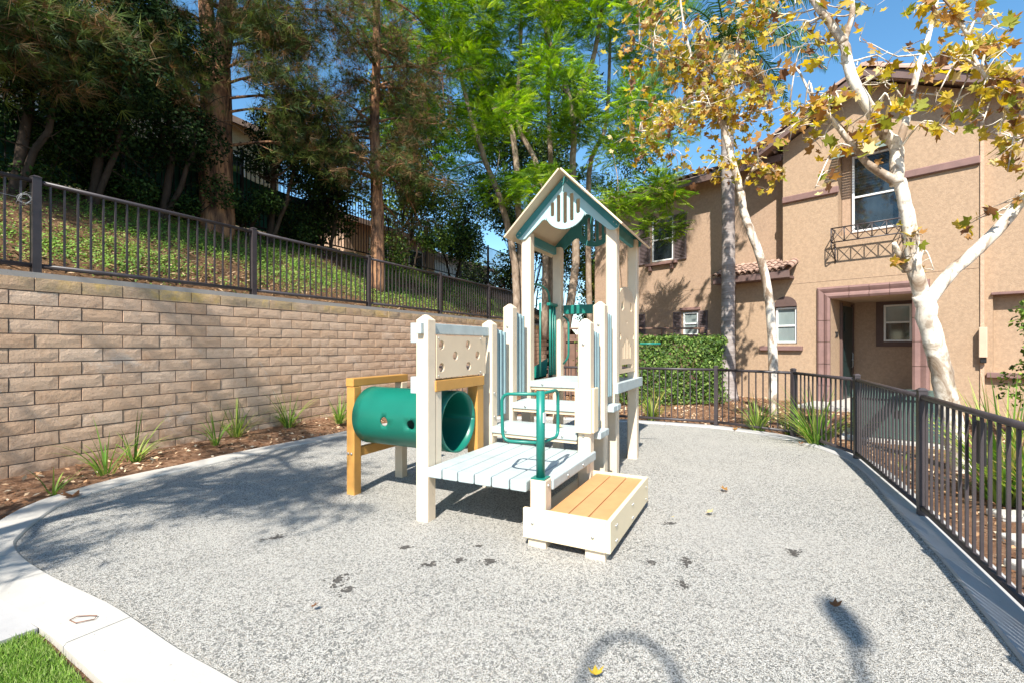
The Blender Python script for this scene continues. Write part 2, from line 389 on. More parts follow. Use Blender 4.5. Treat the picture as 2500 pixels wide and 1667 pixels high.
# ================================================================== THE SETTING
def sheet(name, poly, z, mat, kind='structure', parent=None):
    me=bpy.data.meshes.new(name); vs=[(p[0],p[1],z) for p in poly]
    tris=geometry.tessellate_polygon([[Vector((p[0],p[1],0)) for p in poly]])
    me.from_pydata(vs,[],[tuple(t) for t in tris]); bm=bmesh.new(); bm.from_mesh(me); bmesh.ops.recalc_face_normals(bm,faces=bm.faces[:])
    for f in bm.faces:
        if f.normal.z<0: f.normal_flip()
    bm.to_mesh(me); bm.free()
    o=link(name,me,mat,parent)
    if kind and parent is None: tag(o,kind=kind)
    return o
def catmull(pts, per=6, closed=False):
    out=[]; n=len(pts); P=[Vector((*p,0)) if len(p)==2 else Vector(p) for p in pts]
    for i in range(n if closed else n-1):
        g=(lambda k: P[k%n]) if closed else (lambda k: P[max(0,min(n-1,k))])
        p0,p1,p2,p3=g(i-1),g(i),g(i+1),g(i+2)
        for s in range(per):
            t=s/per; out.append(.5*((2*p1)+(p2-p0)*t+(2*p0-5*p1+4*p2-p3)*t*t+(3*p1-p0-3*p2+p3)*t**3))
    if not closed: out.append(P[-1])
    return out
sheet('ground',[(-400,-400),(400,-400),(400,400),(-400,400)],-.06,M['terrain'])
# bumpy mulch ground round the play area; the bed rises gently to the wall foot
def bed_rise(X,Y):
    c,s_=math.cos(R(64)),math.sin(R(64)); lx=(X+5.277)*c+(Y-4.91)*s_; ly=-(X+5.277)*s_+(Y-4.91)*c
    return .10*np.clip((ly+.78)/.7,0,1)*np.clip(lx/4.0+.35,.2,1)*(ly<.3)
def mulch_grid():
    xs=np.linspace(-9,18,136); ys=np.linspace(-6,24,151); X,Y=np.meshgrid(xs,ys)
    Z=-.022+.012*np.sin(X*3.1+Y*1.7)*np.sin(Y*2.3-X)+rng.uniform(-.006,.006,X.shape)+bed_rise(X,Y)
    v=np.stack([X,Y,Z],-1).reshape(-1,3); nx=len(xs); f=[]
    for j in range(len(ys)-1):
        for i in range(nx-1): a=j*nx+i; f.append((a,a+1,a+nx+1,a+nx))
    me=bpy.data.meshes.new('planting_bed'); me.from_pydata(v.tolist(),[],f); me.polygons.foreach_set('use_smooth',[True]*len(f)); return tag(link('planting_bed',me,M['mulch']),kind='structure')
mulch_grid()
EDGE=[(-2.56,7.4),(-3.27,6.2),(-3.61,5.43),(-3.87,4.91),(-3.96,4.29),(-3.78,3.81),(-3.58,3.47),(-3.46,3.32),(-3.18,3.11),(-2.73,2.85),(-2.17,2.57),(-1.83,2.37),(-1.5,2.17),(-1.15,1.98),(-.5,1.6),(.3,1.1),(1.2,.85),(1.75,1.2),(2.05,1.75),(2.22,2.06),(2.37,2.33),(2.50,2.57),(2.72,2.96),(2.96,3.43),(3.33,4.17),(3.80,5.10),(4.09,5.85),(4.15,6.6),(3.95,7.35),(3.42,8.04),(2.41,8.58),(1.99,8.72),(1.0,9.0),(-.3,9.1),(-1.5,8.8),(-2.2,8.15)]
edge=catmull(EDGE,3,True)
rub=sheet('rubber_surface',[(p.x,p.y) for p in edge],.004,M['rubber'])
# worn patches, each a ragged black spot where the top layer is gone
WP=[w_ for k_,w_ in enumerate([(633,1235,.11,.028),(782,1332,.10,.07),(795,1358,.06,.05),(905,1392,.05,.03),(985,1298,.10,.035),(1055,1287,.05,.025),(1125,1290,.10,.03),(1496,1292,.05,.022),(1578,1293,.08,.05),(1572,1345,.05,.05),(1540,1203,.07,.022),(1825,1270,.11,.035),(930,1258,.07,.022),(1238,1402,.03,.03),(1100,1255,.04,.012),(870,1310,.04,.02),(1300,1315,.05,.02)]) if k_ not in (3,13,15,16)]
for k,(x,y,rx,ry) in enumerate(WP):
    p=ground(x*1.0629,y*1.0629); mb=MB()
    for q in range(int(8+rx*260)):
        ca=random.gauss(0,.36)*rx; cb=random.gauss(0,.34)*ry*1.9+ca*.25; r=random.uniform(.004,.013)*(1.5 if abs(ca)<rx*.3 else .8); n=7; a0=random.uniform(0,6)
        pts=[(p.x+ca+math.cos(a0+6.283*i/n)*r*random.uniform(.5,1.2),p.y+cb+math.sin(a0+6.283*i/n)*r*random.uniform(.5,1.2),.0062+q*.00003) for i in range(n)]
        mb.add(pts,[tuple(range(n))])
    tag(mb.build('worn_patch',M['rubber_worn'],rub),kind='stuff')
# kerb ring in cast segments
def offset_loop(lp,d):
    n=len(lp); out=[]
    for i in range(n):
        t=(lp[(i+1)%n]-lp[i-1]).normalized(); out.append(lp[i]+Vector((t.y,-t.x,0))*d)
    return out
# EDGE runs clockwise or not: take the outward side
area=sum(edge[i].x*edge[(i+1)%len(edge)].y-edge[(i+1)%len(edge)].x*edge[i].y for i in range(len(edge)))
sgn=1 if area>0 else -1
kerb=empty('concrete_kerb',(0,0,0)); tag(kerb,kind='structure')
n=len(edge); inner=edge; W=[.27]*n
outer=offset_loop(edge,.27*sgn)
seg=[]; i=0
while i<n:
    L=0; j=i
    while j<n and L<1.45: L+=(edge[(j+1)%n]-edge[j]).length; j+=1
    seg.append((i,j)); i=j
for a,b in seg:
    ins=[inner[k%n].copy() for k in range(a,b+1)]; ous=[outer[k%n].copy() for k in range(a,b+1)]
    for lst in (ins,ous):
        d=(lst[1]-lst[0]).normalized(); lst[0]+=d*.004; d=(lst[-2]-lst[-1]).normalized(); lst[-1]+=d*.004
    m=len(ins); mb=MB(); zt=.022
    right=ins[0].x>1.9
    def ring(z,lst,inset,toward): return [(p.x+(q.x-p.x)*inset,p.y+(q.y-p.y)*inset,z) for p,q in zip(lst,toward)]
    prof=[ring(-.10,ins,0,ous),ring(zt-.012,ins,0,ous),ring(zt,ins,.045,ous),ring(zt,ous,.045,ins),ring(zt-.012,ous,0,ins),ring(-.10,ous,0,ins)]
    vs=[p for r_ in prof for p in r_]; fs=[]
    for r_ in range(5):
        for k in range(m-1): fs.append((r_*m+k,r_*m+k+1,(r_+1)*m+k+1,(r_+1)*m+k))
    fs.append(tuple(r_*m for r_ in range(6))); fs.append(tuple(r_*m+m-1 for r_ in reversed(range(6))))
    me=MB().add(vs,fs).mesh('kerb_slab'); bm=bmesh.new(); bm.from_mesh(me); bmesh.ops.recalc_face_normals(bm,faces=bm.faces[:]); bm.to_mesh(me); bm.free()
    link('kerb_slab',me,M['concrete_grey'] if right else M['concrete'],kerb)  # right segments greyer: the fence shadow is also put into their colour
# side slab and lawn at the near left
path=empty('path'); tag(path,kind='structure')
def slab(name,poly,z0,z1,mat,parent):
    o=plate(name,poly,[],0,lambda a,b,s:(a,b,z1 if s==0 else z0),mat,parent); return o
slab('path_slab',[(-2.335,2.345),(-2.44,2.19),(-3.4,2.55),(-4.6,3.0),(-4.6,3.9),(-3.75,3.2),(-3.35,2.90),(-2.88,2.64)],-.1,.012,M['concrete_grey'],path)
slab('path_slab',[(-2.45,2.18),(-2.75,1.7),(-5.2,2.0),(-5.2,3.0),(-3.4,2.54)],-.1,.011,M['concrete_grey'],path)
LAWN=[(-2.34,2.33),(-2.06,2.16),(-1.72,1.945),(-1.35,1.72),(-.9,1.45),(-1.3,.7),(-3.0,.7),(-2.75,1.7)]
sheet('lawn_base',LAWN,-.004,M['turf'])
def in_poly(P,poly):
    x,y=P[:,0],P[:,1]; c=np.zeros(len(P),bool); n=len(poly)
    for i in range(n):
        x1,y1=poly[i]; x2,y2=poly[(i+1)%n]
        m=((y1>y)!=(y2>y))&(x<(x2-x1)*(y-y1)/(y2-y1+1e-12)+x1); c^=m
    return c
def grass_stuff():
    P=np.stack([rng.uniform(-3,-.9,60000),rng.uniform(1.3,2.36,60000)],1); P=P[in_poly(P,LAWN)]; n=len(P)
    pos=np.concatenate([P,np.full((n,1),-.004)],1)
    nrm=np.stack([rng.normal(0,1,n),rng.normal(0,1,n),rng.normal(0,.35,n)],1)
    rot=rot_from(nrm,np.zeros(n)); 
    # make local y point up and lean
    up=np.tile([0,0,1.],(n,1))+rng.normal(0,.45,(n,3)); up/=np.linalg.norm(up,axis=1,keepdims=True)
    x=np.cross(up,nrm); x/=np.linalg.norm(x,axis=1,keepdims=True); z=np.cross(x,up)
    rot=np.stack([x,up,z],2); s=rng.uniform(.6,1.2,n)
    col=pick([(.12,.24,.03),(.20,.34,.05),(.27,.40,.08),(.34,.42,.14)],n,.2)
    o=scatter('lawn_grass',BLADE_V,BLADE_F,pos,rot,np.stack([.0035*s,.032*s,s],1),col,M['grass']); tag(o,'short bright green lawn grass beside the concrete kerb','grass',kind='stuff')
grass_stuff()

# ------------------------------------------------------------------ retaining wall (local x along the wall, y into the slope)
WA=R(64); W0=(-5.277,4.91,0)
WM=Matrix.Translation(W0)@Matrix.Rotation(WA,4,'Z')
def wl(x,y,z=0): return WM@Vector((x,y,z))
wall=empty('retaining_wall',W0,WA,'tan split face block retaining wall stained yellow along its top course','wall')
MB().box(-2.4,15.0,.014,.30,-.15,2.128).build('wall_core',M['mortar'],wall)
CH=.1524; BL=.4064
block_meshes=[]
for k in range(14):
    nx,nz=5,3; w=BL-.0125; hgt=CH-.012; vs=[]; fs=[]
    for j in range(nz+1):
        for i in range(nx+1):
            edgep = i in (0,nx) or j in (0,nz)
            dy=random.uniform(0,.003) if edgep else -random.uniform(.0005,.0035)
            vs.append((w*i/nx+random.uniform(-.006,.006)*(0<i<nx), dy, hgt*j/nz+random.uniform(-.006,.006)*(0<j<nz)))
    q=nx+1
    for j in range(nz):
        for i in range(nx):
            a=j*q+i
            if random.random()<.5: fs += [(a,a+1,a+q+1),(a,a+q+1,a+q)]
            else: fs += [(a,a+1,a+q),(a+1,a+q+1,a+q)]
    b=len(vs); vs += [(0,.05,0),(w,.05,0),(w,.05,hgt),(0,.05,hgt)]
    fs += [tuple([b,b+1]+list(reversed(range(0,nx+1)))), tuple([b+2,b+3]+[nz*q+i for i in range(nx+1)])]
    fs += [tuple([b+3,b]+[j*q for j in range(nz+1)]), tuple([b+1,b+2]+[j*q+nx for j in reversed(range(nz+1))])]
    me=bpy.data.meshes.new('block'); me.from_pydata(vs,[],fs); me.materials.append(M['block']); me.update(); block_meshes.append(me)
blocks=[]
for c in range(15):
    z=c*CH-.152+.0+.005; off=0 if c%2==0 else BL/2
    x=-2.23+off+.065
    while x<15: blocks.append((x,z)); x+=BL
vis=[]; rest=[]
for x,z in blocks:
    p=wl(x+BL/2,0,z+.07); k=(p.x/p.y) if p.y>0 else -9
    if k>-1.16 and z>-.1: vis.append((p.y,x,z))
    else: rest.append((x,z))
vis.sort()
for _,x,z in vis[:300]: link('block',random.choice(block_meshes),None,wall,(x,random.uniform(-.004,.003),z))
rest += [(x,z) for _,x,z in vis[300:]]
mb=MB()
for x,z in rest:
    me=random.choice(block_meshes); mb.add([(v.co.x+x,v.co.y,v.co.z+z) for v in me.vertices],[tuple(p.vertices) for p in me.polygons])
tag(mb.build('far_blocks',M['block'],wall),kind='stuff')
mb=MB(); mb.add([(-2.4,.045,2.125),(15,.045,2.125),(15,.045,2.192),(-2.4,.045,2.192),(-2.4,.36,2.20),(15,.36,2.20),(15,.36,2.10),(-2.4,.36,2.10)],[(0,1,2,3),(3,2,5,4),(4,5,6,7),(0,3,4,7),(1,6,5,2)])
mb.build('top_curb',M['concrete_old'],wall)
# slope above the wall
def slope_z(x,y):
    y=np.asarray(y,float); x=np.asarray(x,float)
    z=2.17+np.clip(y-.3,0,3.45)*.575
    return z
def slope():
    xs=np.linspace(-12,34,231); ys=np.concatenate([np.linspace(.36,4.4,36),[6,9,14,22,40]]); X,Y=np.meshgrid(xs,ys)
    Z=slope_z(X,Y)+.05*np.sin(X*1.3+Y)*np.sin(Y*2.1)*(Y>.5)+rng.uniform(-.025,.025,X.shape)*(Y>.4)
    fade=np.clip((X-19)/6,0,1); Z=Z*(1-fade)-.1*fade
    v=np.stack([X,Y,Z],-1).reshape(-1,3); nx=len(xs); f=[]
    for j in range(len(ys)-1):
        for i in range(nx-1): a=j*nx+i; f.append((a,a+1,a+nx+1,a+nx))
    me=bpy.data.meshes.new('slope'); me.from_pydata(v.tolist(),[],f); me.polygons.foreach_set('use_smooth',[True]*len(f))
    return tag(link('slope',me,M['slope_soil'],None,W0,(0,0,WA)),kind='structure')
slope()
def to_world(P):   # wall-local array -> world
    c,s=math.cos(WA),math.sin(WA); return np.stack([W0[0]+P[:,0]*c-P[:,1]*s, W0[1]+P[:,0]*s+P[:,1]*c, P[:,2]],1)
def slope_cover():
    pos=[];nr=[];cl=[];sc=[]
    G=[(.10,.20,.03),(.14,.26,.04),(.19,.32,.055),(.28,.37,.08),(.08,.15,.03)]
    nclump=3600
    for k in range(nclump):
        x=rng.uniform(-3.5,15); y=rng.uniform(.45,3.6)
        # bare soil strip high under the trees and low by the kerb
        keep = math.sin(x*.9+y*1.7)+math.sin(x*2.3-y*2.0)*.6+rng.normal(0,.5)
        if keep < -.85 or (y<.7 and rng.random()<.62): continue
        m=rng.integers(26,46); r=rng.uniform(.10,.24)
        d=rng.normal(0,1,(m,2))*r*.6; q=np.stack([x+d[:,0],y+d[:,1],slope_z(x+d[:,0],y+d[:,1])+rng.uniform(.01,.13,m)],1)
        pos.append(q); n_=np.stack([rng.normal(0,.6,m),rng.normal(-.5,.6,m),np.ones(m)],1); nr.append(n_)
        cl.append(pick([G[rng.integers(0,5)]],m,.3)); sc.append(rng.uniform(.022,.05,m))
    pos=np.concatenate(pos); nr=np.concatenate(nr)
    o=scatter('ground_cover',LEAF_V,LEAF_F,to_world(pos),rot_from(nr,rng.uniform(0,6.28,len(pos))),np.concatenate(sc),np.concatenate(cl),M['foliage'])
    tag(o,'low green ground cover on the slope behind the block wall','ground cover',kind='stuff')
    # dry twigs and litter on the slope
    m=9000; x=rng.uniform(-3.5,15,m); y=.36+np.abs(rng.normal(0,1.1,m)); y=np.clip(y,.36,3.7)
    q=np.stack([x,y,slope_z(x,y)+rng.uniform(.0,.05,m)],1); nr=np.stack([rng.normal(0,.5,m),rng.normal(-.4,.5,m),np.ones(m)],1)
    s=rng.uniform(.04,.13,m)
    o=scatter('slope_litter',LEAF_V,LEAF_F,to_world(q),rot_from(nr,rng.uniform(0,6.28,m)),np.stack([s*.35,s,s],1),pick([(.30,.19,.10),(.42,.30,.19),(.20,.11,.06),(.14,.08,.04)],m,.3),M['litter'])
    tag(o,'dry twigs and brown litter along the foot of the slope','leaf litter',kind='stuff')
slope_cover()

# ------------------------------------------------------------------ iron fences
def fence_run(root, pts, zb, zt, post_w, post_z, pick_w, gap, rail, mat, posts=None, base=None):
    """straight bays between posts; pts local xy, base(x,y) = foot height"""
    base = base or (lambda x,y:0.0)
    pm=MB().box(-post_w/2,post_w/2,-post_w/2,post_w/2,-.12,post_z-.012)
    e=post_w/2+.004; pm.box(-e,e,-e,e,post_z-.012,post_z-.004)
    pm.add([(-e,-e,post_z-.004),(e,-e,post_z-.004),(e,e,post_z-.004),(-e,e,post_z-.004),(-e*.45,-e*.45,post_z+.012),(e*.45,-e*.45,post_z+.012),(e*.45,e*.45,post_z+.012),(-e*.45,e*.45,post_z+.012)],[(4,5,6,7),(0,1,5,4),(1,2,6,5),(2,3,7,6),(3,0,4,7)])
    pme=pm.mesh('post'); pme.materials.append(mat)
    km=MB().box(-pick_w/2,pick_w/2,-pick_w/2,pick_w/2,zb+rail*.4,zt-rail*.4).mesh('picket'); km.materials.append(mat)
    for i,p in enumerate(pts):
        a=math.atan2(*( (pts[min(i+1,len(pts)-1)][1]-pts[max(i-1,0)][1]), (pts[min(i+1,len(pts)-1)][0]-pts[max(i-1,0)][0]) ))
        link('post',pme,None,root,(p[0],p[1],base(*p)),(0,0,a))
    for a,b in zip(pts[:-1],pts[1:]):
        d=Vector((b[0]-a[0],b[1]-a[1],0)); L=d.length; d.normalize(); ang=math.atan2(d.y,d.x); za,zbb=base(*a),base(*b)
        for z in (zb,zt):
            rm=MB().tube([(a[0]+d.x*post_w*.5,a[1]+d.y*post_w*.5,za+z),(b[0]-d.x*post_w*.5,b[1]-d.y*post_w*.5,zbb+z)],rail*.62,8,True,True)
            rm.build('rail',mat,root)
        m=max(1,round(L/gap)); 
        for k in range(1,m):
            t=k/m; link('picket',km,None,root,(a[0]+d.x*L*t,a[1]+d.y*L*t,za+(zbb-za)*t),(0,0,ang))
wf=empty('wall_fence',W0,WA,'dark bronze picket fence standing on the block retaining wall','fence')
fence_run(wf,[(.32+2.59*k,.13) for k in range(-1,6)],2.275-2.17,3.20-2.17,.076,3.255-2.17,.019,.123,.042,M['iron'],base=lambda x,y:2.17)
cf=empty('curved_fence',(0,0,0),0,'low dark bronze picket fence curving round the right side of the play area','fence')
fence_run(cf,[(-1.6,9.35),(.6,9.28),(2.2,8.86),(3.53,8.24),(4.31,7.3),(4.22,5.83),(3.34,3.88),(2.56,2.30),(1.98,1.18)],.085,.985,.058,1.045,.0165,.107,.036,M['iron'])
uf=empty('slope_fence',W0,WA,'dark tall picket fence along the top of the planted slope','fence')
zf=2.17+3.45*.575
fence_run(uf,[(-4.4+2.4*k,3.75) for k in range(0,11)],.12,1.75,.06,1.85,.018,.115,.035,M['iron_far'],base=lambda x,y:zf)
# green windscreen cloth tied to the slope fence, sagging along its top
def screen():
    nx=80; vs=[];fs=[]
    for i in range(nx+1):
        x=-4+11.6*i/nx; sag=.18*abs(math.sin((x+4)*math.pi/2.4))*(.5+.5*math.sin(x*.8)); top=1.52-.35*abs(math.sin(x*.65+.6))-sag*.4
        for j in range(6): vs.append((x,3.80+.025*math.sin(x*5+j),zf+.05+(top-.05)*j/5))
    for i in range(nx):
        for j in range(5): a=i*6+j; fs.append((a,a+6,a+7,a+1))
    nb=len(vs); mb=MB().add(vs,fs,True); mb.add([(x,y+.006,z) for x,y,z in vs],[tuple(reversed(f)) for f in fs],True)
    m=plain('green_windscreen_cloth',(.012,.085,.06),.9,.25,3,300,.2,.002,grime=.3)
    o=mb.build('windscreen',m,None,W0,(0,0,WA)); tag(o,'green windscreen cloth tied to the tall fence on the slope','screen')
screen()

# ================================================================== PLAY STRUCTURE (local x right, y back, z up)
PA=R(27.1); PO=(-.667,3.753,0)
ps=empty('play_structure',PO,-PA,'cream and pale blue toddler play structure with gabled tower, steps and green tunnel','play structure')
S=.118   # post width
def post(x1, y0, zt, mat=M['cream'], name='post', z0=-.06, s=S, capz=.038, ch=.011, parent=ps):
    """square post with eased corners and a shallow pyramid cap; x1,y0 = its near right corner"""
    x0=x1-s; y1=y0+s
    sec=[(x0+ch,y0),(x1-ch,y0),(x1,y0+ch),(x1,y1-ch),(x1-ch,y1),(x0+ch,y1),(x0,y1-ch),(x0,y0+ch)]
    cxm,cym=(x0+x1)/2,(y0+y1)/2
    lay=[(z0,1),(zt-.006,1),(zt,.955),(zt+capz,.22 if capz>0 else .955)]
    vs=[];fs=[]
    for z,k in lay:
        for a,b in sec: vs.append((cxm+(a-cxm)*k,cym+(b-cym)*k,z))
    for r_ in range(len(lay)-1):
        for k in range(8): fs.append((r_*8+k,r_*8+(k+1)%8,(r_+1)*8+(k+1)%8,(r_+1)*8+k))
    fs.append(tuple(24+k for k in range(8))); fs.append(tuple(reversed(range(8))))
    return MB().add(vs,fs).build(name,mat,parent)
def bolt(parent, p, axis, r=.013):
    mb=MB(); d=Vector(axis)
    mb.tube([Vector(p)-d*.004,Vector(p)+d*.006,Vector(p)+d*.009],[r,r,r*.6],10)
    mb.tube([Vector(p)+d*.0085,Vector(p)+d*.0095],[r*.35,r*.35],6)
    return mb.build('bolt',M['bolt'],parent)
FW=(0,-1,0); RT=(1,0,0)
D=[0,1.03,1.475,1.925,2.88]
P0=post(0,0,1.605); P1=post(0,D[1],1.61); P2=post(0,D[2],1.805); T1=post(0,D[3],2.70,capz=0); T3=post(0,D[4],2.70,capz=0)
SB=post(1.008,-.004,.462,capz=.004); Q1=post(1.0,D[1],1.60); Q2=post(1.0,D[2],1.79); T2=post(1.0,D[3],2.70,capz=0); T4=post(1.0,D[4],2.70,capz=0)
def zbolt(pst, x, y, zs, ax):
    for z in zs: bolt(pst,(x,y,z),ax)
zbolt(P1,-.07,D[1],(1.42,),FW); zbolt(P2,-.06,D[2],(1.60,),FW); zbolt(Q1,.935,D[1],(1.41,.595),FW); zbolt(Q2,.94,D[2],(1.60,),FW)
zbolt(P1,0,D[1]+.05,(.93,.70),RT); zbolt(SB,1.008,.055,(.42,),RT)
# lower deck: six planks plus a narrow edge plank beside the stub post
gx=[.004,.145,.29,.437,.584,.733,.872]
for a,b in zip(gx[:-1],gx[1:]): rbox('deck_plank',a+.004,b-.006,-.012,1.145,.368,.445,M['deck'],ps,.012,3)
ep=rbox('deck_plank',.878,1.018,.122,1.145,.370,.447,M['deck'],ps,.012,3)
for y in (.42,.78): bolt(ep,(1.018,y,.405),RT)
rbox('joist',.0,.87,.30,.34,.28,.366,M['cream'],ps,.004); rbox('joist',.0,.99,.98,1.02,.28,.366,M['cream'],ps,.004)
# treads and the upper deck
def tread(y0,y1,z,n,name,over=.055,hgt=.062):
    root_=None; w=(y1-y0)/n
    for k in range(n):
        x0=(.004 if k==0 else -over) ; x1=(.878 if k==0 else 1.0+over)
        if k==0: x0,x1=.004,.876
        o=rbox(name,x0 if k else -.0,x1,y0+k*w+.003,y0+(k+1)*w-.003,z-hgt,z,M['deck'],ps,.010,3)
        if k==0:
            for x in (.16,.74): bolt(o,(x,y0+.003,z-hgt*.55),FW)
    rbox('tread_rail',.01,.87,y0+.02,y0+.06,z-hgt-.032,z-hgt-.001,M['cream_panel'],ps,.003)
tread(1.015,1.45,.612,3,'tread'); tread(1.455,1.90,.800,3,'tread')
tread(1.905,2.99,1.000,7,'upper_deck_plank',-.0,.068)
ub=rbox('edge_beam',1.004,1.05,1.80,2.98,.905,1.012,M['deck'],ps,.006)
# barrier slats between posts
def slats(x,ys,z0,z1):
    for i,y in enumerate(ys): rbox('slat',x-.085,x-.015,y,y+.046,z0,z1-.012*i,M['slat'],ps,.014,3)
slats(.0,(1.165,1.243,1.322),.69,1.565); slats(.0,(1.615,1.692,1.768),.865,1.757); slats(1.0,(1.170,1.246,1.325),.69,1.54); slats(1.0,(1.612,1.690,1.765),.88,1.735)
# side panel with six round holes, blue rail above, ochre frame and tunnel below
hp=plate('hole_panel',rect(.118,.905,1.135,1.478),[circle(a,b,.038,22) for a,b in ((.185,1.403),(.59,1.404),(.39,1.312),(.755,1.31),(.187,1.22),(.60,1.216))],.02,lambda a,b,s:(-.0+.004-.022*s,a,b),M['cream_panel'],ps)
for y,z in ((.14,1.46),(.80,1.46),(.14,1.155),(.80,1.155)): bolt(hp,(.005,y,z),RT,.007)
rbox('blue_rail',-.085,-.03,-.04,1.16,1.49,1.578,M['deck'],ps,.006)
for z in (1.47,1.075): rbox('rail_end',-.185,-.118,.02,.10,z-.06 if z<1.2 else z-.05,z+.075 if z<1.2 else z+.11,M['deck'],ps,.006)
rbox('ochre_beam',-.112,.012,.10,.868,1.028,1.118,M['orange'],ps,.006)
rbox('ochre_post',-.104,.004,.752,.866,.40,1.027,M['orange'],ps,.006)
rbox('jamb_board',-.10,-.002,.122,.195,.40,1.027,M['cream'],ps,.005)
# tunnel: a real tube with punched holes
TC=(.47,.735); TR=.268
def tmap(a,b,s):   # a = angle*R, b = distance along -x
    th=a/TR; r=TR-(.012 if s else 0)+ (0 if s else .010*max(0,1-abs(b-.985)/.02)); return (-.012-b, TC[0]+r*math.cos(th), TC[1]+r*math.sin(th))
def thole(th,b,r=.042): return circle(TR*R(th),b,r,18)
L2=2*math.pi*TR
plate('tunnel',[(L2*k/60,0) for k in range(61)]+[(L2*(60-k)/60,1.0) for k in range(61)],[thole(182,.62),thole(183,.32),thole(20,.50),thole(8,.78),thole(90,.5,.03)],.012,tmap,M['green'],ps,grid=((0,L2,60),(0,1.0,12)),smooth=True)
# far tunnel frame
rbox('ochre_post',-1.125,-1.028,.245,.335,-.06,1.016,M['orange'],ps,.007); rbox('tan_post',-1.122,-1.024,.915,1.00,-.06,1.015,M['cream_panel'],ps,.007)
rbox('ochre_beam',-1.128,-1.030,.237,1.02,1.018,1.094,M['orange'],ps,.007)
lb=rbox('ochre_beam',-1.09,-1.04,.335,.92,.352,.440,M['orange'],ps,.006)
bolt(lb,(-1.10,.243,.39),FW,.012); bolt(lb,(-1.06,.243,.39),FW,.012)
# step box
bx=rbox('step_side',.858,1.447,-.045,-.012,.068,.272,M['yellow_panel'],ps,.004)
for x,z in ((.93,.175),(1.36,.155)): bolt(bx,(x,-.045,z),FW,.010)
bs=rbox('step_side',1.448,1.478,-.045,1.15,.068,.272,M['yellow_panel'],ps,.004)
for y in (.08,.11,.55,.58,1.05): 
    for z in (.11,.21): bolt(bs,(1.478,y,z),RT,.007)
rbox('step_side',.858,1.447,1.118,1.15,.068,.272,M['yellow_panel'],ps,.004)
for a,b in ((1.03,1.163),(1.170,1.303),(1.310,1.444)): rbox('step_plank',a,b,-.008,1.112,.205,.258,M['orange_step'],ps,.007)
rbox('step_frame',.862,.884,-.008,1.112,.07,.20,M['yellow_panel'],ps,.003)
for x0,y0 in ((.885,-.02),(1.30,-.02),(1.30,.98),(.885,.98)): rbox('step_foot',x0,x0+.135,y0,y0+.12,-.05,.066,M['cream'],ps,.006)
# green hand rail with two loops on the stub post
hr=MB().tube([(.948,.055,.466),(.948,.055,1.075)],.031,18).tube([(.948,.055,1.072),(.948,.055,1.080)],[.031,.026],18).build('rail_post',M['green_metal'],ps)
MB().box(.895,1.0,.004,.11,.464,.472).build('rail_foot',M['green_metal'],hr)
def loop(pts,rad,nseg=5):
    out=[]
    n=len(pts)
    for i,p in enumerate(pts):
        p=Vector(p)
        if i in (0,n-1): out.append(p); continue
        a=Vector(pts[i-1])-p; b=Vector(pts[i+1])-p; r=min(rad,a.length*.45,b.length*.45); a.normalize(); b.normalize()
        for k in range(nseg+1):
            t=k/nseg; out.append((p+a*r)*(1-t)**2+p*2*t*(1-t)+(p+b*r)*t*t)
    return out
MB().tube(loop([(.948,.055,1.058),(.635,.055,1.045),(.645,.055,.700),(.948,.055,.712)],.07),.0125,10).build('rail_loop',M['green_metal'],hr)
MB().tube(loop([(.948,.055,1.058),(.945,.395,1.062),(.945,.395,.700),(.948,.055,.712)],.07),.0125,10).build('rail_loop',M['green_metal'],hr)
MB().box(.975,.9815,.035,.075,.86,.93).build('sticker',M['white_frame'],hr)
# cover box round the right rear deck post
rbox('post_cover',.868,1.02,.992,1.024,.628,1.022,M['yellow_panel'],ps,.005); rbox('post_cover',1.004,1.036,1.026,1.16,.628,1.022,M['yellow_panel'],ps,.005)
# face panel on the right side of the tower
face=[(2.046,1.09),(2.90,1.09),(2.90,1.80)]+[(2.475+.425*math.cos(R(a)),1.80+.27*math.sin(R(a))) for a in range(8,173,11)]+[(2.046,1.80)]
fh=[[(2.24,1.87),(2.33,1.90),(2.345,1.82),(2.26,1.78),(2.225,1.81)],[(2.62,1.91),(2.71,1.88),(2.735,1.82),(2.68,1.79),(2.63,1.83)],circle(2.48,1.665,.016,10),circle(2.18,1.50,.028,12,.04),circle(2.80,1.51,.028,12,.04),rect(2.25,2.74,1.135,1.185)]
for k in range(6): x=2.28+k*.072; fh.append(rect(x,x+.030,1.25,1.50-.10*abs(k-2.5)/2.5))
plate('face_panel',face,fh,.02,lambda a,b,s:(1.006-.022*s-.03,a,b),M['cream_panel'],ps)
# rear rails and slide entry
rbox('back_beam',.02,.90,2.93,2.985,1.812,1.93,M['green_metal'],ps,.006)
for y in (2.34,2.66,2.74,2.82): MB().tube([(-.06,y,1.02),(-.06,y,1.92)],.015,8).build('green_bar',M['green_metal'],ps)
rbox('bar_cap',-.085,-.035,2.60,2.87,1.905,1.945,M['green_metal'],ps,.008)
MB().tube(loop([(-.06,2.06,2.12),(-.06,2.34,2.14),(-.06,2.60,2.10),(-.06,2.66,1.92)],.1),.014,8).build('arch_bar',M['green_metal'],ps)
MB().tube(loop([(.045,2.87,1.78),(.13,2.83,1.72),(.13,2.83,1.25),(.045,2.87,1.16)],.10),.014,10).build('grab_handle',M['green_metal'],ps)
sl=MB(); prof=[(-.10,2.15),(-.10,2.68)]
vs=[];fs=[]
for i in range(9):
    t=i/8; x=-.12-1.35*t; z=1.0-.95*t+.12*math.sin(t*math.pi)*.3
    for y,dz in ((2.12,.24),(2.16,.02),(2.42,0),(2.68,.02),(2.72,.24)): vs.append((x,y,z+dz))
for i in range(8):
    for k in range(4): a=i*5+k; fs.append((a,a+1,a+6,a+5))
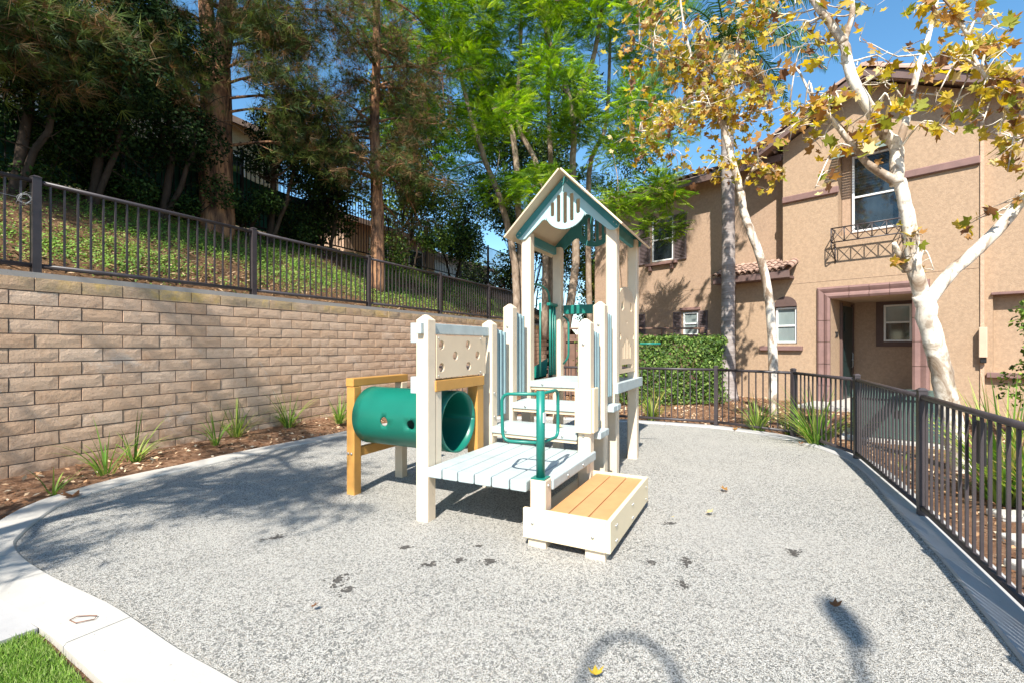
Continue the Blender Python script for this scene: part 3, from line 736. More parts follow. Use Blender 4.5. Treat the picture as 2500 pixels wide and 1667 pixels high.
sl.add(vs,fs,True); sl.add([(x,y,z-.02) for x,y,z in vs],[tuple(reversed(f)) for f in fs],True); sl.build('slide',M['green'],ps)
MB().tube([(1.02,2.95,1.42),(1.26,3.02,1.42)],.012,8).build('side_bar',M['green_metal'],ps)
# roof and gables
def slabroof(x0,z0,x1,z1,y0,y1,t):
    d=Vector((x1-x0,0,z1-z0)).normalized(); nn=Vector((-d.z,0,d.x)); nn = nn if nn.z>0 else -nn
    vs=[]
    for y in (y0,y1):
        for (x,z) in ((x0,z0),(x1,z1)):
            vs += [(x,y,z),(x+nn.x*t,y,z+nn.z*t)]
    me=MB().add(vs,[(0,2,3,1),(4,5,7,6),(0,4,6,2),(1,3,7,5),(0,1,5,4),(2,6,7,3)]).mesh('roof_panel')
    bm=bmesh.new(); bm.from_mesh(me); bmesh.ops.recalc_face_normals(bm,faces=bm.faces[:]); bm.to_mesh(me); bm.free(); bevel_mesh(me,.006); return link('roof_panel',me,M['cream_panel'],ps)
AP=(.432,3.285)
slabroof(AP[0]-.002,AP[1],-.235,2.615,1.73,3.14,.020); slabroof(AP[0]+.002,AP[1],1.10,2.615,1.73,3.14,.020)
def gable_outline(c=AP[0]):
    o=[]
    L=[(c,3.262),(-.155,2.695)]
    o+= [(c,3.262)]
    o+= [(-.158,2.70),(-.172,2.668),(-.160,2.635),(-.115,2.612),(-.060,2.618)]
    o+= [(.125,2.775),(.155,2.805),(.190,2.815),(.207,2.800)]
    for a in range(200,341,10): o.append((c+.245*math.cos(R(a)),2.915+.235*math.sin(R(a))))
    o+= [(2*c-.207,2.800),(2*c-.190,2.815),(2*c-.155,2.805),(2*c-.125,2.775)]
    o+= [(2*c+.060,2.618),(2*c+.115,2.612),(2*c+.160,2.635),(2*c+.172,2.668),(2*c+.158,2.70)]
    return o
def slots(c=AP[0],zc=2.915):
    hs=[]
    for dx,hh in ((-.150,.080),(-.077,.152),(0,.172),(.077,.152),(.150,.080)):
        hs.append([(c+dx-.022,zc-hh+.012),(c+dx-.012,zc-hh),(c+dx+.012,zc-hh),(c+dx+.022,zc-hh+.012),(c+dx+.022,zc+hh-.012),(c+dx+.012,zc+hh),(c+dx-.012,zc+hh),(c+dx-.022,zc+hh-.012)])
    return hs
def gable(y,m1,m2,front):
    g=plate('gable',gable_outline(),slots(),.02,lambda a,b,s:(a,y+.02*s,b),m1,ps)
    if front:
        c=AP[0]
        for sg in (-1,1):
            o=[(c,3.262),(c,3.190),(c+sg*.545,2.640),(c+sg*.565,2.624),(c+sg*.590,2.632),(c+sg*.602,2.665),(c+sg*.588,2.70)]
            pl=plate('gable_border',[(a,b) for a,b in o],[],.01,lambda a,b,s:(a,y-.010+.009*s,b),m2,g)
            for a,b in ((c+sg*.575,2.66),(c+sg*.545,2.69),(c+sg*.03,3.20)): bolt(pl,(a,y-.010,b),FW,.007)
gable(D[3]-.022,M['pale_teal'],M['teal'],True); gable(2.975,M['teal'],M['teal'],False)
rbox('tie_beam',-.10,-.055,2.05,2.87,2.60,2.70,M['teal'],ps,.006); rbox('tie_beam',.92,.965,2.05,2.87,2.60,2.70,M['teal'],ps,.006)

# ================================================================== HOUSE (local x along the front to the right, y into the house)
HA=R(-49); H0=(7.21,12.24,0)
HM=Matrix.Translation(H0)@Matrix.Rotation(HA,4,'Z')
house=empty('stucco_house',H0,HA,'tan stucco two storey house with clay tile roof and deep front porch','house')
def hwall(name, x0,x1,z0,z1,y,holes,depth,mat,parent=house):
    """front wall with rectangular openings and reveals"""
    xs=sorted({x0,x1}|{h[0] for h in holes}|{h[1] for h in holes}); zs=sorted({z0,z1}|{h[2] for h in holes}|{h[3] for h in holes})
    xs=[x for x in xs if x0<=x<=x1]; zs=[z for z in zs if z0<=z<=z1]; mb=MB()
    for a,b in zip(xs[:-1],xs[1:]):
        for c,d in zip(zs[:-1],zs[1:]):
            mx,mz=(a+b)/2,(c+d)/2
            if any(h[0]<mx<h[1] and h[2]<mz<h[3] for h in holes): continue
            mb.add([(a,y,c),(b,y,c),(b,y,d),(a,y,d)],[(0,1,2,3)])
    for h in holes:
        a,b,c,d=h[:4]; dp=h[4] if len(h)>4 else depth
        mb.add([(a,y,c),(b,y,c),(b,y,d),(a,y,d),(a,y+dp,c),(b,y+dp,c),(b,y+dp,d),(a,y+dp,d)],[(0,3,7,4),(1,5,6,2),(3,2,6,7),(0,4,5,1)])
    me=mb.mesh(name); bm=bmesh.new(); bm.from_mesh(me); bmesh.ops.remove_doubles(bm,verts=bm.verts[:],dist=1e-4); bm.to_mesh(me); bm.free()
    return link(name,me,mat,parent)
def hbox(name,x0,x1,y0,y1,z0,z1,mat,parent=house,bev=.008): return rbox(name,x0,x1,y0,y1,z0,z1,mat,parent,bev,1)
# main front: lower wall with arched window opening and porch opening, upper wall with the recessed window
hwall('wall',-1.44,3.45,-.1,3.20,0,[(-.44,.10,1.44,2.42,.14),(.84,2.39,-.1,2.53,2.05)],.14,M['stucco'])
hwall('wall',-.23,3.45,3.20,6.55,0,[(.99,2.18,4.02,6.02,.32)],.3,M['stucco'])
MB().add([(-.23,0,6.55),(3.45,0,6.55),(1.61,0,7.50)],[(0,1,2)]).build('gable_wall',M['stucco'],house)
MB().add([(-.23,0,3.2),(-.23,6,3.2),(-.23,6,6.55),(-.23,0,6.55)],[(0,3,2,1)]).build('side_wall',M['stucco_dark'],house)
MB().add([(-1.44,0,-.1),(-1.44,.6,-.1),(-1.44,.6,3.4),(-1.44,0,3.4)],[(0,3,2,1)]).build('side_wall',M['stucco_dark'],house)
MB().add([(3.45,0,-.1),(3.45,6,-.1),(3.45,6,6.55),(3.45,0,6.55)],[(0,1,2,3)]).build('side_wall',M['stucco'],house)
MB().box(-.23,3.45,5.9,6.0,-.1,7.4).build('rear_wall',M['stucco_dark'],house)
# thin control joint on the stucco
for a,b in ((-1.435,.0),(.0,3.44)): MB().box(a,b,-.006,.004,2.965,2.977).build('joint_bead',M['stucco_dark'],house)
# porch interior
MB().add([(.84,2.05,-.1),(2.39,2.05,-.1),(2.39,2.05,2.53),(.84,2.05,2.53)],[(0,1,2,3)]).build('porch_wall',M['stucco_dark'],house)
hbox('porch_slab',.50,2.9,-1.3,2.04,-.08,.035,M['concrete'])
# porch surround in cast pieces, roll moulded
def surround():
    prof=[(0,0),(0,-.05),(.05,-.075),(.10,-.06),(.135,-.035),(.19,-.06),(.235,-.075),(.275,-.05),(.29,0)]
    zs=[-.1,.42,.95,1.48,2.0,2.46]
    for x0,sg in ((.84,-1),(2.39,1)):
        for a,b in zip(zs[:-1],zs[1:]):
            vs=[(x0+sg*p,q,a+.006) for p,q in prof]+[(x0+sg*p,q,(b-.006) if b<2.4 else 2.53+p) for p,q in prof]
            n=len(prof); fs=[(i,i+1,n+i+1,n+i) for i in range(n-1)]+[tuple(range(n)),tuple(reversed(range(n,2*n)))]
            me=MB().add(vs,fs).mesh('surround_block'); bm=bmesh.new(); bm.from_mesh(me); bmesh.ops.recalc_face_normals(bm,faces=bm.faces[:]); bm.to_mesh(me); bm.free(); link('surround_block',me,M['trim'],house)
    xs=[.84,1.23,1.62,2.0,2.39]
    for k,(a,b) in enumerate(zip(xs[:-1],xs[1:])):
        n=len(prof)
        vs=[((a+.005) if k else .84-p,q-.001,2.53+p) for p,q in prof]+[((b-.005) if k<3 else 2.39+p,q-.001,2.53+p) for p,q in prof]
        fs=[(i,i+1,n+i+1,n+i) for i in range(n-1)]+[tuple(range(n)),tuple(reversed(range(n,2*n)))]
        me=MB().add(vs,fs).mesh('surround_block'); bm=bmesh.new(); bm.from_mesh(me); bmesh.ops.recalc_face_normals(bm,faces=bm.faces[:]); bm.to_mesh(me); bm.free(); link('surround_block',me,M['trim'],house)
surround()
# door on the left side of the porch, with lever and frame; house number beside it
door=hbox('door',.842,.885,.80,1.70,.04,2.40,M['door'],house)
hbox('door_frame',.842,.90,.72,.795,.04,2.48,M['trim_dark'],door); hbox('door_frame',.842,.90,1.705,1.78,.04,2.48,M['trim_dark'],door)
MB().tube([(.89,1.60,1.02),(.93,1.60,1.02)],.02,10).tube([(.93,1.60,1.02),(.93,1.50,1.02)],.011,8).tube([(.89,1.60,.82),(.915,1.60,.86),(.915,1.60,1.18),(.89,1.60,1.22)],.011,8).build('door_handle',M['bolt'],door)
for k,zc in enumerate((.35,1.0,1.75)): hbox('door_panel',.886,.896,.93,1.50,zc,zc+.48,M['door'],door,.012)
# text as geometry: the digits 2 and 8 on the side wall of the porch
def digits(txt, y, z, size, parent):
    cu=bpy.data.curves.new('house_number','FONT'); cu.body=txt; cu.size=size; cu.extrude=.006; cu.align_x='LEFT'
    o=bpy.data.objects.new('tmp',cu); C.objects.link(o); dg=bpy.context.evaluated_depsgraph_get(); me=bpy.data.meshes.new_from_object(o.evaluated_get(dg)); bpy.data.objects.remove(o)
    me.name='house_number'; me.materials.clear(); me.materials.append(M['number'])
    q=link('house_number',me,None,parent,(.852,y,z)); q.rotation_euler=(R(90),0,R(90)); return q
digits('28',.34,1.60,.20,house)
# windows -----------------------------------------------------------------
def window(x0,x1,z0,z1,y,glass_top,glass_bot,split=.5,arch=0,parent=house,fw=.045):
    w=empty('window',(0,0,0)); w.parent=parent
    for a,b,c,d in ((x0,x0+fw,z0,z1),(x1-fw,x1,z0,z1),(x0+fw,x1-fw,z0,z0+fw),(x0+fw,x1-fw,z1-fw,z1)): hbox('frame',a,b,y-.03,y+.03,c,d,M['white_frame'],w,.004)
    zm=z0+(z1-z0)*split; hbox('meeting_rail',x0+fw,x1-fw,y-.025,y+.025,zm-.022,zm+.022,M['white_frame'],w,.004)
    MB().box(x0+fw,x1-fw,y+.006,y+.012,z0+fw,zm-.022).build('pane',glass_bot,w); MB().box(x0+fw,x1-fw,y+.010,y+.016,zm+.022,z1-fw).build('pane',glass_top,w)
    return w
window(1.22,2.15,4.10,5.92,.27,M['glass_dark'],M['glass_dark'],.46)
MB().box(1.0,2.17,.31,.32,4.02,6.02).build('window_back',M['stucco_dark'],house)
window(-.42,.08,1.46,2.38,.09,M['glass_blind'],M['glass_blind'],.48); MB().box(-.44,.10,.125,.139,1.44,2.42).build('window_back',M['trim_dark'],house)
# arched head above the small window
plate('arch_head',[(-.44,2.40),(.10,2.40)]+[(-.17+.27*math.cos(R(a)),2.42+.24*math.sin(R(a))) for a in range(0,181,15)],[],.02,lambda a,b,s:(a,-.012+.02*s,b),M['trim_dark'],house)
hbox('sill',-.78,.24,-.09,.02,1.27,1.385,M['trim'],house)
window(1.49,2.06,1.50,2.44,2.02,M['glass_blind'],M['glass_dark'],.52)
for a,b,c,d in ((1.33,1.49,1.37,2.60),(2.06,2.22,1.37,2.60),(1.49,2.06,2.44,2.60),(1.49,2.06,1.37,1.50)): hbox('window_trim',a,b,1.985,2.048,c,d,M['trim_dark'],house,.004)
# string courses, wrapping into the window recess
hbox('string_course',-.235,1.02,-.07,.004,5.06,5.23,M['trim'],house,.02); hbox('string_course',2.16,3.455,-.07,.004,5.06,5.23,M['trim'],house,.02)
# slatted awning over the recess
aw=empty('awning'); aw.parent=house
slm=plain('grey_green_awning_slat',(.20,.25,.22),.6,.1,8)
for k in range(11):
    t=k/10; MB().box(.92,2.20,-.34+.32*t-.012,-.34+.32*t+.022,5.80+.24*t,5.812+.24*t).build('slat',slm,aw)
MB().tube([(.93,-.34,5.80),(.93,0,6.06)],.012,6).tube([(2.19,-.34,5.80),(2.19,0,6.06)],.012,6).build('awning_arm',M['iron'],aw)
# balconet railing
br=empty('balconet'); br.parent=house
def bar(a,b,r=.011): MB().tube([a,b],r,6).build('bar',M['iron'],br)
Yb=-.33; bx0,bx1=.94,2.26; zt_,zb_=4.16,3.83
for z in (zt_,zb_):
    bar((bx0,Yb,z),(bx1,Yb,z),.015); bar((bx0,Yb,z),(bx0,0,z),.013); bar((bx1,Yb,z),(bx1,0,z),.013)
nb=5
for k in range(nb+1):
    x=bx0+(bx1-bx0)*k/nb; bar((x,Yb,zb_),(x,Yb,zt_),.013)
    if k<nb:
        x2=bx0+(bx1-bx0)*(k+1)/nb; bar((x,Yb,zb_),(x2,Yb,zt_),.007); bar((x,Yb,zt_),(x2,Yb,zb_),.008)
for x in (bx0,bx1):
    bar((x,0,zb_),(x,Yb,zt_),.008); bar((x,0,zt_),(x,Yb,zb_),.008)
    MB().tube(loop([(x,Yb,zb_),(x,Yb+.02,zb_-.12),(x,-.08,zb_-.30),(x,-.01,zb_-.42)],.1),.014,6).tube([(x,-.01,zb_-.45),(x,-.01,zb_)],.013,6).build('bracket',M['iron'],br)
# ---------------------------------------------------------------- rear left wing
YB=.55
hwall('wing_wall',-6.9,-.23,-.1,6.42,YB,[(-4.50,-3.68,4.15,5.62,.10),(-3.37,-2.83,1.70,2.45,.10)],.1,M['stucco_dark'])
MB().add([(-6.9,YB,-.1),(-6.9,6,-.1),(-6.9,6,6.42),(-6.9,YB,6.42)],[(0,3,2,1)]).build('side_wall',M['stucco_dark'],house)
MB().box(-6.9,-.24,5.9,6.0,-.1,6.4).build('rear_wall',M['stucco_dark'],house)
MB().box(-6.9,-1.44,YB-.006,YB+.004,3.12,3.132).build('joint_bead',M['stucco'],house)
window(-4.48,-3.70,4.17,5.60,YB+.05,M['glass_dark'],M['glass_dark'],.5); MB().box(-4.50,-3.68,YB+.09,YB+.099,4.15,5.62).build('window_back',M['trim_dark'],house)
window(-3.35,-2.85,1.72,2.43,YB+.05,M['glass_blind'],M['glass_blind'],.5); MB().box(-3.37,-2.83,YB+.09,YB+.099,1.70,2.45).build('window_back',M['trim_dark'],house)
def shutter(x0,x1,z0,z1):
    s=empty('shutter'); s.parent=house; fw=.045
    for a,b,c,d in ((x0,x0+fw,z0,z1),(x1-fw,x1,z0,z1),(x0+fw,x1-fw,z0,z0+fw),(x0+fw,x1-fw,z1-fw,z1)): hbox('stile',a,b,YB-.05,YB-.003,c,d,M['shutter'],s,.004)
    n=int((z1-z0-.1)/.045)
    for k in range(n):
        z=z0+fw+.02+k*(z1-z0-2*fw)/n
        MB().add([(x0+fw,YB-.048,z-.016),(x1-fw,YB-.048,z-.016),(x1-fw,YB-.012,z+.022),(x0+fw,YB-.012,z+.022),(x0+fw,YB-.044,z-.02),(x1-fw,YB-.044,z-.02),(x1-fw,YB-.006,z+.018),(x0+fw,YB-.006,z+.018)],[(0,1,2,3),(7,6,5,4),(0,4,5,1)]).build('louvre',M['shutter'],s)
shutter(-3.66,-3.22,4.12,5.58); shutter(-4.96,-4.52,4.12,5.58); shutter(-2.81,-2.53,1.70,2.46); shutter(-3.67,-3.39,1.70,2.46); shutter(-5.0,-4.72,1.70,2.46)
hbox('sill',-4.66,-3.52,YB-.13,YB-.004,4.03,4.115,M['trim'],house)
for x in (-4.55,-3.75): hbox('sill_bracket',x,x+.10,YB-.11,YB-.004,3.86,4.027,M['trim'],house,.015)
hbox('window_head',-3.44,-2.76,YB-.06,YB-.004,2.49,2.58,M['trim'],house)
# ---------------------------------------------------------------- right wing with sunk panel, sill and meter box
hwall('right_wall',3.50,9.0,-.1,6.6,.10,[(3.62,8.0,.86,2.46,.16)],.16,M['stucco'])
MB().box(3.60,8.02,.265,.275,.84,2.48).build('panel_back',M['stucco'],house)
MB().box(3.452,3.51,-.03,.12,-.1,6.6).build('corner_strip',M['stucco_pink'],house)
hbox('sill',3.54,8.0,-.02,.098,.76,.865,M['trim'],house); hbox('panel_ledge',3.60,8.0,.03,.24,2.40,2.452,M['trim'],house)
mbx=hbox('meter_box',3.44,3.56,-.16,-.034,1.16,1.76,M['meter'],house); hbox('meter_foot',3.455,3.545,-.13,-.034,1.05,1.158,M['black'],mbx)
MB().box(3.50,9.0,5.9,6.0,-.1,6.6).build('rear_wall',M['stucco_dark'],house)
# ---------------------------------------------------------------- roofs
def tile_mesh(Lt=.42,r=.105,n=7):
    vs=[];fs=[]
    for j,(yy,k) in enumerate(((0,1.0),(Lt,.82))):
        for rr in (r,r-.016):
            for i in range(n+1):
                a=math.pi*i/n; vs.append((math.cos(a)*rr*k,yy,math.sin(a)*rr*k+(.0 if j==0 else -.012)))
    m=n+1
    for i in range(n):
        fs += [(i,i+1,2*m+i+1,2*m+i),(m+i+1,m+i,3*m+i,3*m+i+1),(i+1,i,m+i,m+i+1)]
    me=MB().add(vs,fs,False).mesh('roof_tile'); bm=bmesh.new(); bm.from_mesh(me); bmesh.ops.recalc_face_normals(bm,faces=bm.faces[:]); bm.to_mesh(me); bm.free(); me.materials.append(M['tile']); return me
TM=tile_mesh(); TP=tile_mesh(.26,.078,6)
def tile_field(parent, x0,x1,y,z,slope,rows,pitch,me,Lt,zoff=.0):
    a=math.atan(slope); n=int((x1-x0)/pitch)
    for r_ in range(rows):
        d=r_*(Lt*.8)
        for k in range(n+1):
            x=x0+k*pitch
            link('roof_tile',me,None,parent,(x,y+d*math.cos(a),z+d*math.sin(a)+zoff),(a+random.uniform(-.03,.03)-.03,0,random.uniform(-.03,.03)))
def pan(name,parent,x0,x1,y0,z0,y1,z1,t,mat):
    return MB().add([(x0,y0,z0),(x1,y0,z0),(x1,y1,z1),(x0,y1,z1),(x0,y0,z0+t),(x1,y0,z0+t),(x1,y1,z1+t),(x0,y1,z1+t)],[(0,3,2,1),(4,5,6,7),(0,1,5,4),(1,2,6,5),(2,3,7,6),(3,0,4,7)]).build(name,mat,parent)
# wing roof: eave toward the garden
wr=pan('wing_roof',house,-7.4,-.26,YB-.55,6.30,YB+3.3,7.85,.09,M['tile'])
hbox('fascia',-7.4,-.26,YB-.60,YB-.552,6.20,6.38,M['fascia'],wr)
tile_field(wr,-7.32,-.40,YB-.62,6.42,.40,3,.235,TM,.42)
# small porch roof over the lower room
prf=pan('porch_roof',house,-1.86,.02,-.36,3.24,.54,3.66,.05,M['tile'])
hbox('fascia',-1.90,.06,-.42,-.362,3.10,3.27,M['fascia'],prf)
MB().box(-1.88,.04,-.36,.0,3.10,3.16).build('soffit',M['fascia'],prf)
tile_field(prf,-1.84,.0,-.46,3.30,.46,4,.155,TP,.26,.01)
for k in range(5):   # hip cap tiles down the right end
    link('roof_tile',TM,None,prf,(.04,-.44+k*.2,3.33+k*.09),(math.atan(.46)-.03,0,.05))
# main gable roof with barrel tiles along the rakes
gr=empty('gable_roof'); gr.parent=house
ax,az=1.61,7.66; ex=(-.82,4.04); ez=6.44
for e in ex:
    dx=e-ax; t=.10
    MB().add([(ax,-.42,az),(e,-.42,ez),(e,6.2,ez),(ax,6.2,az),(ax,-.42,az-t),(e,-.42,ez-t),(e,6.2,ez-t),(ax,6.2,az-t)],[(0,1,2,3),(7,6,5,4),(0,4,5,1),(1,5,6,2)]).build('roof_slab',M['tile'],gr)
    MB().add([(ax,-.47,az-.02),(e,-.47,ez-.02),(e,-.47,ez-.20),(ax,-.47,az-.20),(ax,-.425,az-.02),(e,-.425,ez-.02),(e,-.425,ez-.20),(ax,-.425,az-.20)],[(0,1,2,3),(7,6,5,4),(0,4,5,1),(3,2,6,7),(1,5,6,2)]).build('fascia',M['fascia'],gr)
    a=math.atan2(ez-az,dx); n=8; L_=math.hypot(dx,az-ez)
    for k in range(n):
        f_=(k+.5)/n
        o=link('roof_tile',TM,None,gr,(ax+dx*(k+1)/n,-.40,az+(ez-az)*(k+1)/n+.02),None)
        # barrel axis runs up the rake
        d=Vector((-dx,0,az-ez)).normalized(); up=Vector((0,0,1)); zc=(up-d*up.dot(d)).normalized(); xc=d.cross(zc)
        o.rotation_euler=Matrix((xc,d,zc)).transposed().to_euler(); o.scale=(1.2,1.0,1.2)
rr_=pan('right_roof',house,4.06,9.4,-.4,6.5,3.4,7.9,.09,M['tile']); tile_field(rr_,4.2,6.8,-.45,6.58,.37,2,.235,TM,.42)

# ================================================================== VEGETATION
def sub(o, root):            # mesh built in world coordinates under a root that stands at the plant's base
    o.parent=root; o.location=Vector(o.location)-Vector(root.location); return o
def limb(mb, pts, r0, r1, n=8, per=4, wob=.0):
    c=catmull([tuple(p) for p in pts],per); m=len(c)
    if wob: c=[p+Vector((random.uniform(-wob,wob),random.uniform(-wob,wob),0)) if 0<i<m-1 else p for i,p in enumerate(c)]
    mb.tube(c,[r0+(r1-r0)*(i/(m-1))**.85 for i in range(m)],n); return c
def branchlets(mb, line, count, length, r, droop=.1, spread=1.0, start=.3, upb=.2, seg=5):
    """random side twigs; returns their sampled points"""
    tips=[]
    for k in range(count):
        p=line[int(len(line)*random.uniform(start,.999))]; d=Vector((random.gauss(0,1),random.gauss(0,1),random.gauss(upb,.6))).normalized(); L=length*random.uniform(.5,1.25)
        q=[p.copy()]; pp=p.copy()
        for s in range(seg):
            d=(d+Vector((random.gauss(0,.25),random.gauss(0,.25),random.gauss(0,.2)-droop))).normalized(); pp=pp+d*(L/seg)*spread; q.append(pp.copy())
        mb.tube(q,[r*(1-.8*i/seg) for i in range(seg+1)],4,False); tips.append(q)
    return tips
def arr(vs): return np.array([tuple(v) for v in vs])
def leaf_crown(name, root, centers, radii, per, size, cols, mat, flat=.8, w=None, elong=1.0, shell=.35, droop=.0, tv=LEAF_V, tf=LEAF_F, jit=.3):
    P,D=clumps(centers,radii,per,flat,shell); n=len(P)
    nr=D*.7+unit(n)*.8+np.array([0,0,.45-droop]); s=rng.uniform(.65,1.25,n)*size
    # each clump leans to its own tint
    tint=np.repeat(rng.uniform(.72,1.28,len(per)),per)[:,None]
    col=np.clip(pick(cols,n,jit,w)*tint,0,1)
    o=scatter(name,tv,tf,P,rot_from(nr,rng.uniform(0,6.28,n)),np.stack([s,s*elong,s],1),col,mat); return sub(o,root)
# ---- needles
def tuft_template(k=15):
    vs=[];fs=[]
    for i in range(k):
        a=2*math.pi*i/k+random.uniform(-.3,.3); t=random.uniform(.15,1.25); d=Vector((math.sin(t)*math.cos(a),math.sin(t)*math.sin(a),math.cos(t))); s=d.orthogonal().normalized()*.016
        b=len(vs); vs += [tuple(-s),tuple(s),tuple(d*random.uniform(.7,1.05)+Vector((0,0,-.12)))]; fs.append((b,b+1,b+2))
    return vs,fs
TUF_V,TUF_F=tuft_template()
def needle_crown(root, lines, per_line, size, cols, w=None, spread=.22):
    P=[];Dn=[]
    for q in lines:
        for k in range(per_line):
            i=random.uniform(.15,.999)*(len(q)-1); a=q[int(i)]; b=q[min(int(i)+1,len(q)-1)]
            P.append(a.lerp(b,i%1)+Vector((random.gauss(0,spread),random.gauss(0,spread),random.gauss(-.04,spread*.6)))); d=(q[-1]-q[0]).normalized(); Dn.append(d*.6+Vector((random.gauss(0,.6),random.gauss(0,.6),random.gauss(.1,.6))))
    P=arr(P); Dn=arr(Dn); n=len(P)
    br=np.repeat(rng.uniform(.65,1.3,len(lines)),per_line)[:,None]
    o=scatter('crown',TUF_V,TUF_F,P,rot_from(Dn,rng.uniform(0,6.28,n)),rng.uniform(.7,1.3,n)*size,np.clip(pick(cols,n,.3,w)*br,0,1),M['needle']); return sub(o,root)
def pine(base, label, trunks, whorls, cols, w, tuft, per, size, blen, name='pine_tree', sprays=()):
    root=empty(name,base,0,label,'tree'); mb=MB(); lines=[]; tl=[]
    for pts,r0,r1 in trunks:
        line=limb(mb,pts,r0,r1,12,5,.012); tl += line
        for k in range(0 if (r1>.2) else whorls):
            f=.25+.75*(k+random.random())/whorls; p=line[min(len(line)-1,int(f*len(line)))]
            a=random.uniform(0,6.28); L=blen*random.uniform(.55,1.2); d=Vector((math.cos(a),math.sin(a),random.uniform(-.12,.25)))
            q=[p]; pp=p.copy(); 
            for s in range(6):
                d=(d+Vector((random.gauss(0,.13),random.gauss(0,.13),random.gauss(-.03,.08)))).normalized(); pp=pp+d*L/6; q.append(pp.copy())
            mb.tube(q,[.04*(1-.8*i/6) for i in range(7)],6,False)
            lines.append(q[2:]); lines += [t for t in branchlets(mb,q,4,L*.42,.012,.06,1,.35,.05,4)]
    for (u,v,Y,ru,rv,k) in sprays:
        c=px(u,v,Y); near=min(tl,key=lambda p:(p-c).length+.4*abs(p.z-c.z)); q=limb(mb,[near,(near+c)*.5+Vector((0,0,.12)),c],.04,.012,6,4)
        for _ in range(k):
            e=c+Vector((random.gauss(0,ru*Y/FPX*.5),random.gauss(0,ru*Y/FPX*.4),random.gauss(0,rv*Y/FPX*.5))); p=q[random.randint(len(q)//3,len(q)-1)]
            t=[p.lerp(e,i/4)+Vector((0,0,-.08*math.sin(i/4*3.14))) for i in range(5)]; mb.tube(t,[.012,.010,.008,.006,.004],4,False); lines.append(t[1:])
    sub(mb.build('trunk',M['pine_bark']),root); needle_crown(root,lines,per,size,cols,w,tuft); return root
PC=[(.035,.065,.015),(.07,.11,.022),(.12,.15,.028),(.12,.08,.032),(.18,.10,.04),(.045,.075,.034)]
b=px(530,566,10.0)
pine(b-Vector((0,0,.1)),'large reddish barked pine with forked trunk on the slope',[([b-Vector((0,0,.2)),px(527,400,10.0),px(527,215,10.0),px(527,150,10.0)],.34,.26),([px(527,200,10.0),px(508,70,10.05),px(490,-120,10.2),px(470,-420,10.4)],.20,.08),([px(530,200,10.0),px(552,40,10.0),px(575,-160,9.9),px(590,-500,9.8)],.22,.08)],15,PC,[.1,.25,.25,.17,.13,.10],.20,24,.25,2.2,sprays=[(400,130,8.8,90,60,16),(440,200,8.9,50,50,9),(350,80,8.8,70,60,12),(650,150,9.6,70,60,12),(700,190,9.6,90,70,16),(760,110,9.8,80,80,16),(660,60,9.4,90,70,14),(430,30,9.4,90,50,12),(720,280,10.0,80,60,14),(800,250,10.2,60,90,14),(820,30,9.8,70,60,10),(590,20,9.4,80,50,10),(150,80,7.6,90,60,14),(210,40,7.8,80,60,12),(60,40,7.0,80,60,10),(780,360,10.4,50,60,8)])
b=px(923,700,11.7)
pine(b-Vector((0,0,.1)),'slender pine with browning needles beside the tall tower, on the slope',[([b-Vector((0,0,.3)),px(921,480,11.7),px(915,300,11.7),px(920,60,11.7),px(915,-300,11.7)],.185,.07)],34,PC,[.12,.2,.12,.22,.24,.10],.17,20,.22,1.75,sprays=[(860,200,11.2,70,60,12),(1000,210,11.4,70,60,14),(1040,300,11.6,70,60,14),(850,330,11.4,60,70,12),(1000,120,11.4,70,60,12),(980,350,11.4,60,60,10),(840,80,11.4,60,60,10),(1080,180,11.8,60,60,10),(870,430,11.6,50,50,8),(1010,420,11.8,60,40,8)])
# off to the left, out of view, more pines of the same row shade the slope and the near left corner
b=Vector((-9.0,3.0,4.0))
pine(b,'tall pine on the slope left of the picture, shading the bank',[([b,b+Vector((.3,.4,3)),b+Vector((.5,.8,6)),b+Vector((.6,1.0,11.5))],.3,.08)],15,PC,[.1,.25,.25,.17,.13,.10],.24,26,.27,3.6,sprays=[(110,110,7.0,90,70,14),(230,90,7.2,90,60,14),(20,130,6.6,80,70,12),(300,150,7.6,70,50,10),(180,180,7.2,70,50,9),(40,20,6.6,90,50,10)])
b=Vector((-5.2,-.7,-.05))
pine(b,'young pine left of the camera, casting dappled shade on the rubber',[([b,b+Vector((.2,.2,3.0)),b+Vector((.4,.5,5.0)),b+Vector((.6,.9,7.6))],.16,.05)],32,PC,[.1,.25,.25,.17,.13,.10],.2,20,.26,2.0)

# ---- dark broadleaf evergreens along the slope fence
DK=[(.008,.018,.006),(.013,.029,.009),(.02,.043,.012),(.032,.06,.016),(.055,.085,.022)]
MG=[(.05,.10,.018),(.09,.16,.025),(.14,.22,.035),(.20,.28,.05),(.03,.06,.015)]
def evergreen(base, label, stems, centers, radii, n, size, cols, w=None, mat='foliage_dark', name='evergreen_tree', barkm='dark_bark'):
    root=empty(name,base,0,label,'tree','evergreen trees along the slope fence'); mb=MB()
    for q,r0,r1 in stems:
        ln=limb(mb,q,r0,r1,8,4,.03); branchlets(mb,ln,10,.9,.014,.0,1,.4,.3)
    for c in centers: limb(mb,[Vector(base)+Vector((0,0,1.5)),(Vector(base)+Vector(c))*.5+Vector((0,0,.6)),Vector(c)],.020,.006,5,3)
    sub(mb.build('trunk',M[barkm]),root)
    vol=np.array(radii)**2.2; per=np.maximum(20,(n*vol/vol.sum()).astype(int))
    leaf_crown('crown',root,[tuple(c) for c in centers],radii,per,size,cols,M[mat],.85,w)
    return root
def blob(u0,u1,v0,v1,Y0,Y1,k,r0,r1):
    return [px(random.uniform(u0,u1),random.uniform(v0,v1),random.uniform(Y0,Y1)) for _ in range(k)],[random.uniform(r0,r1) for _ in range(k)]
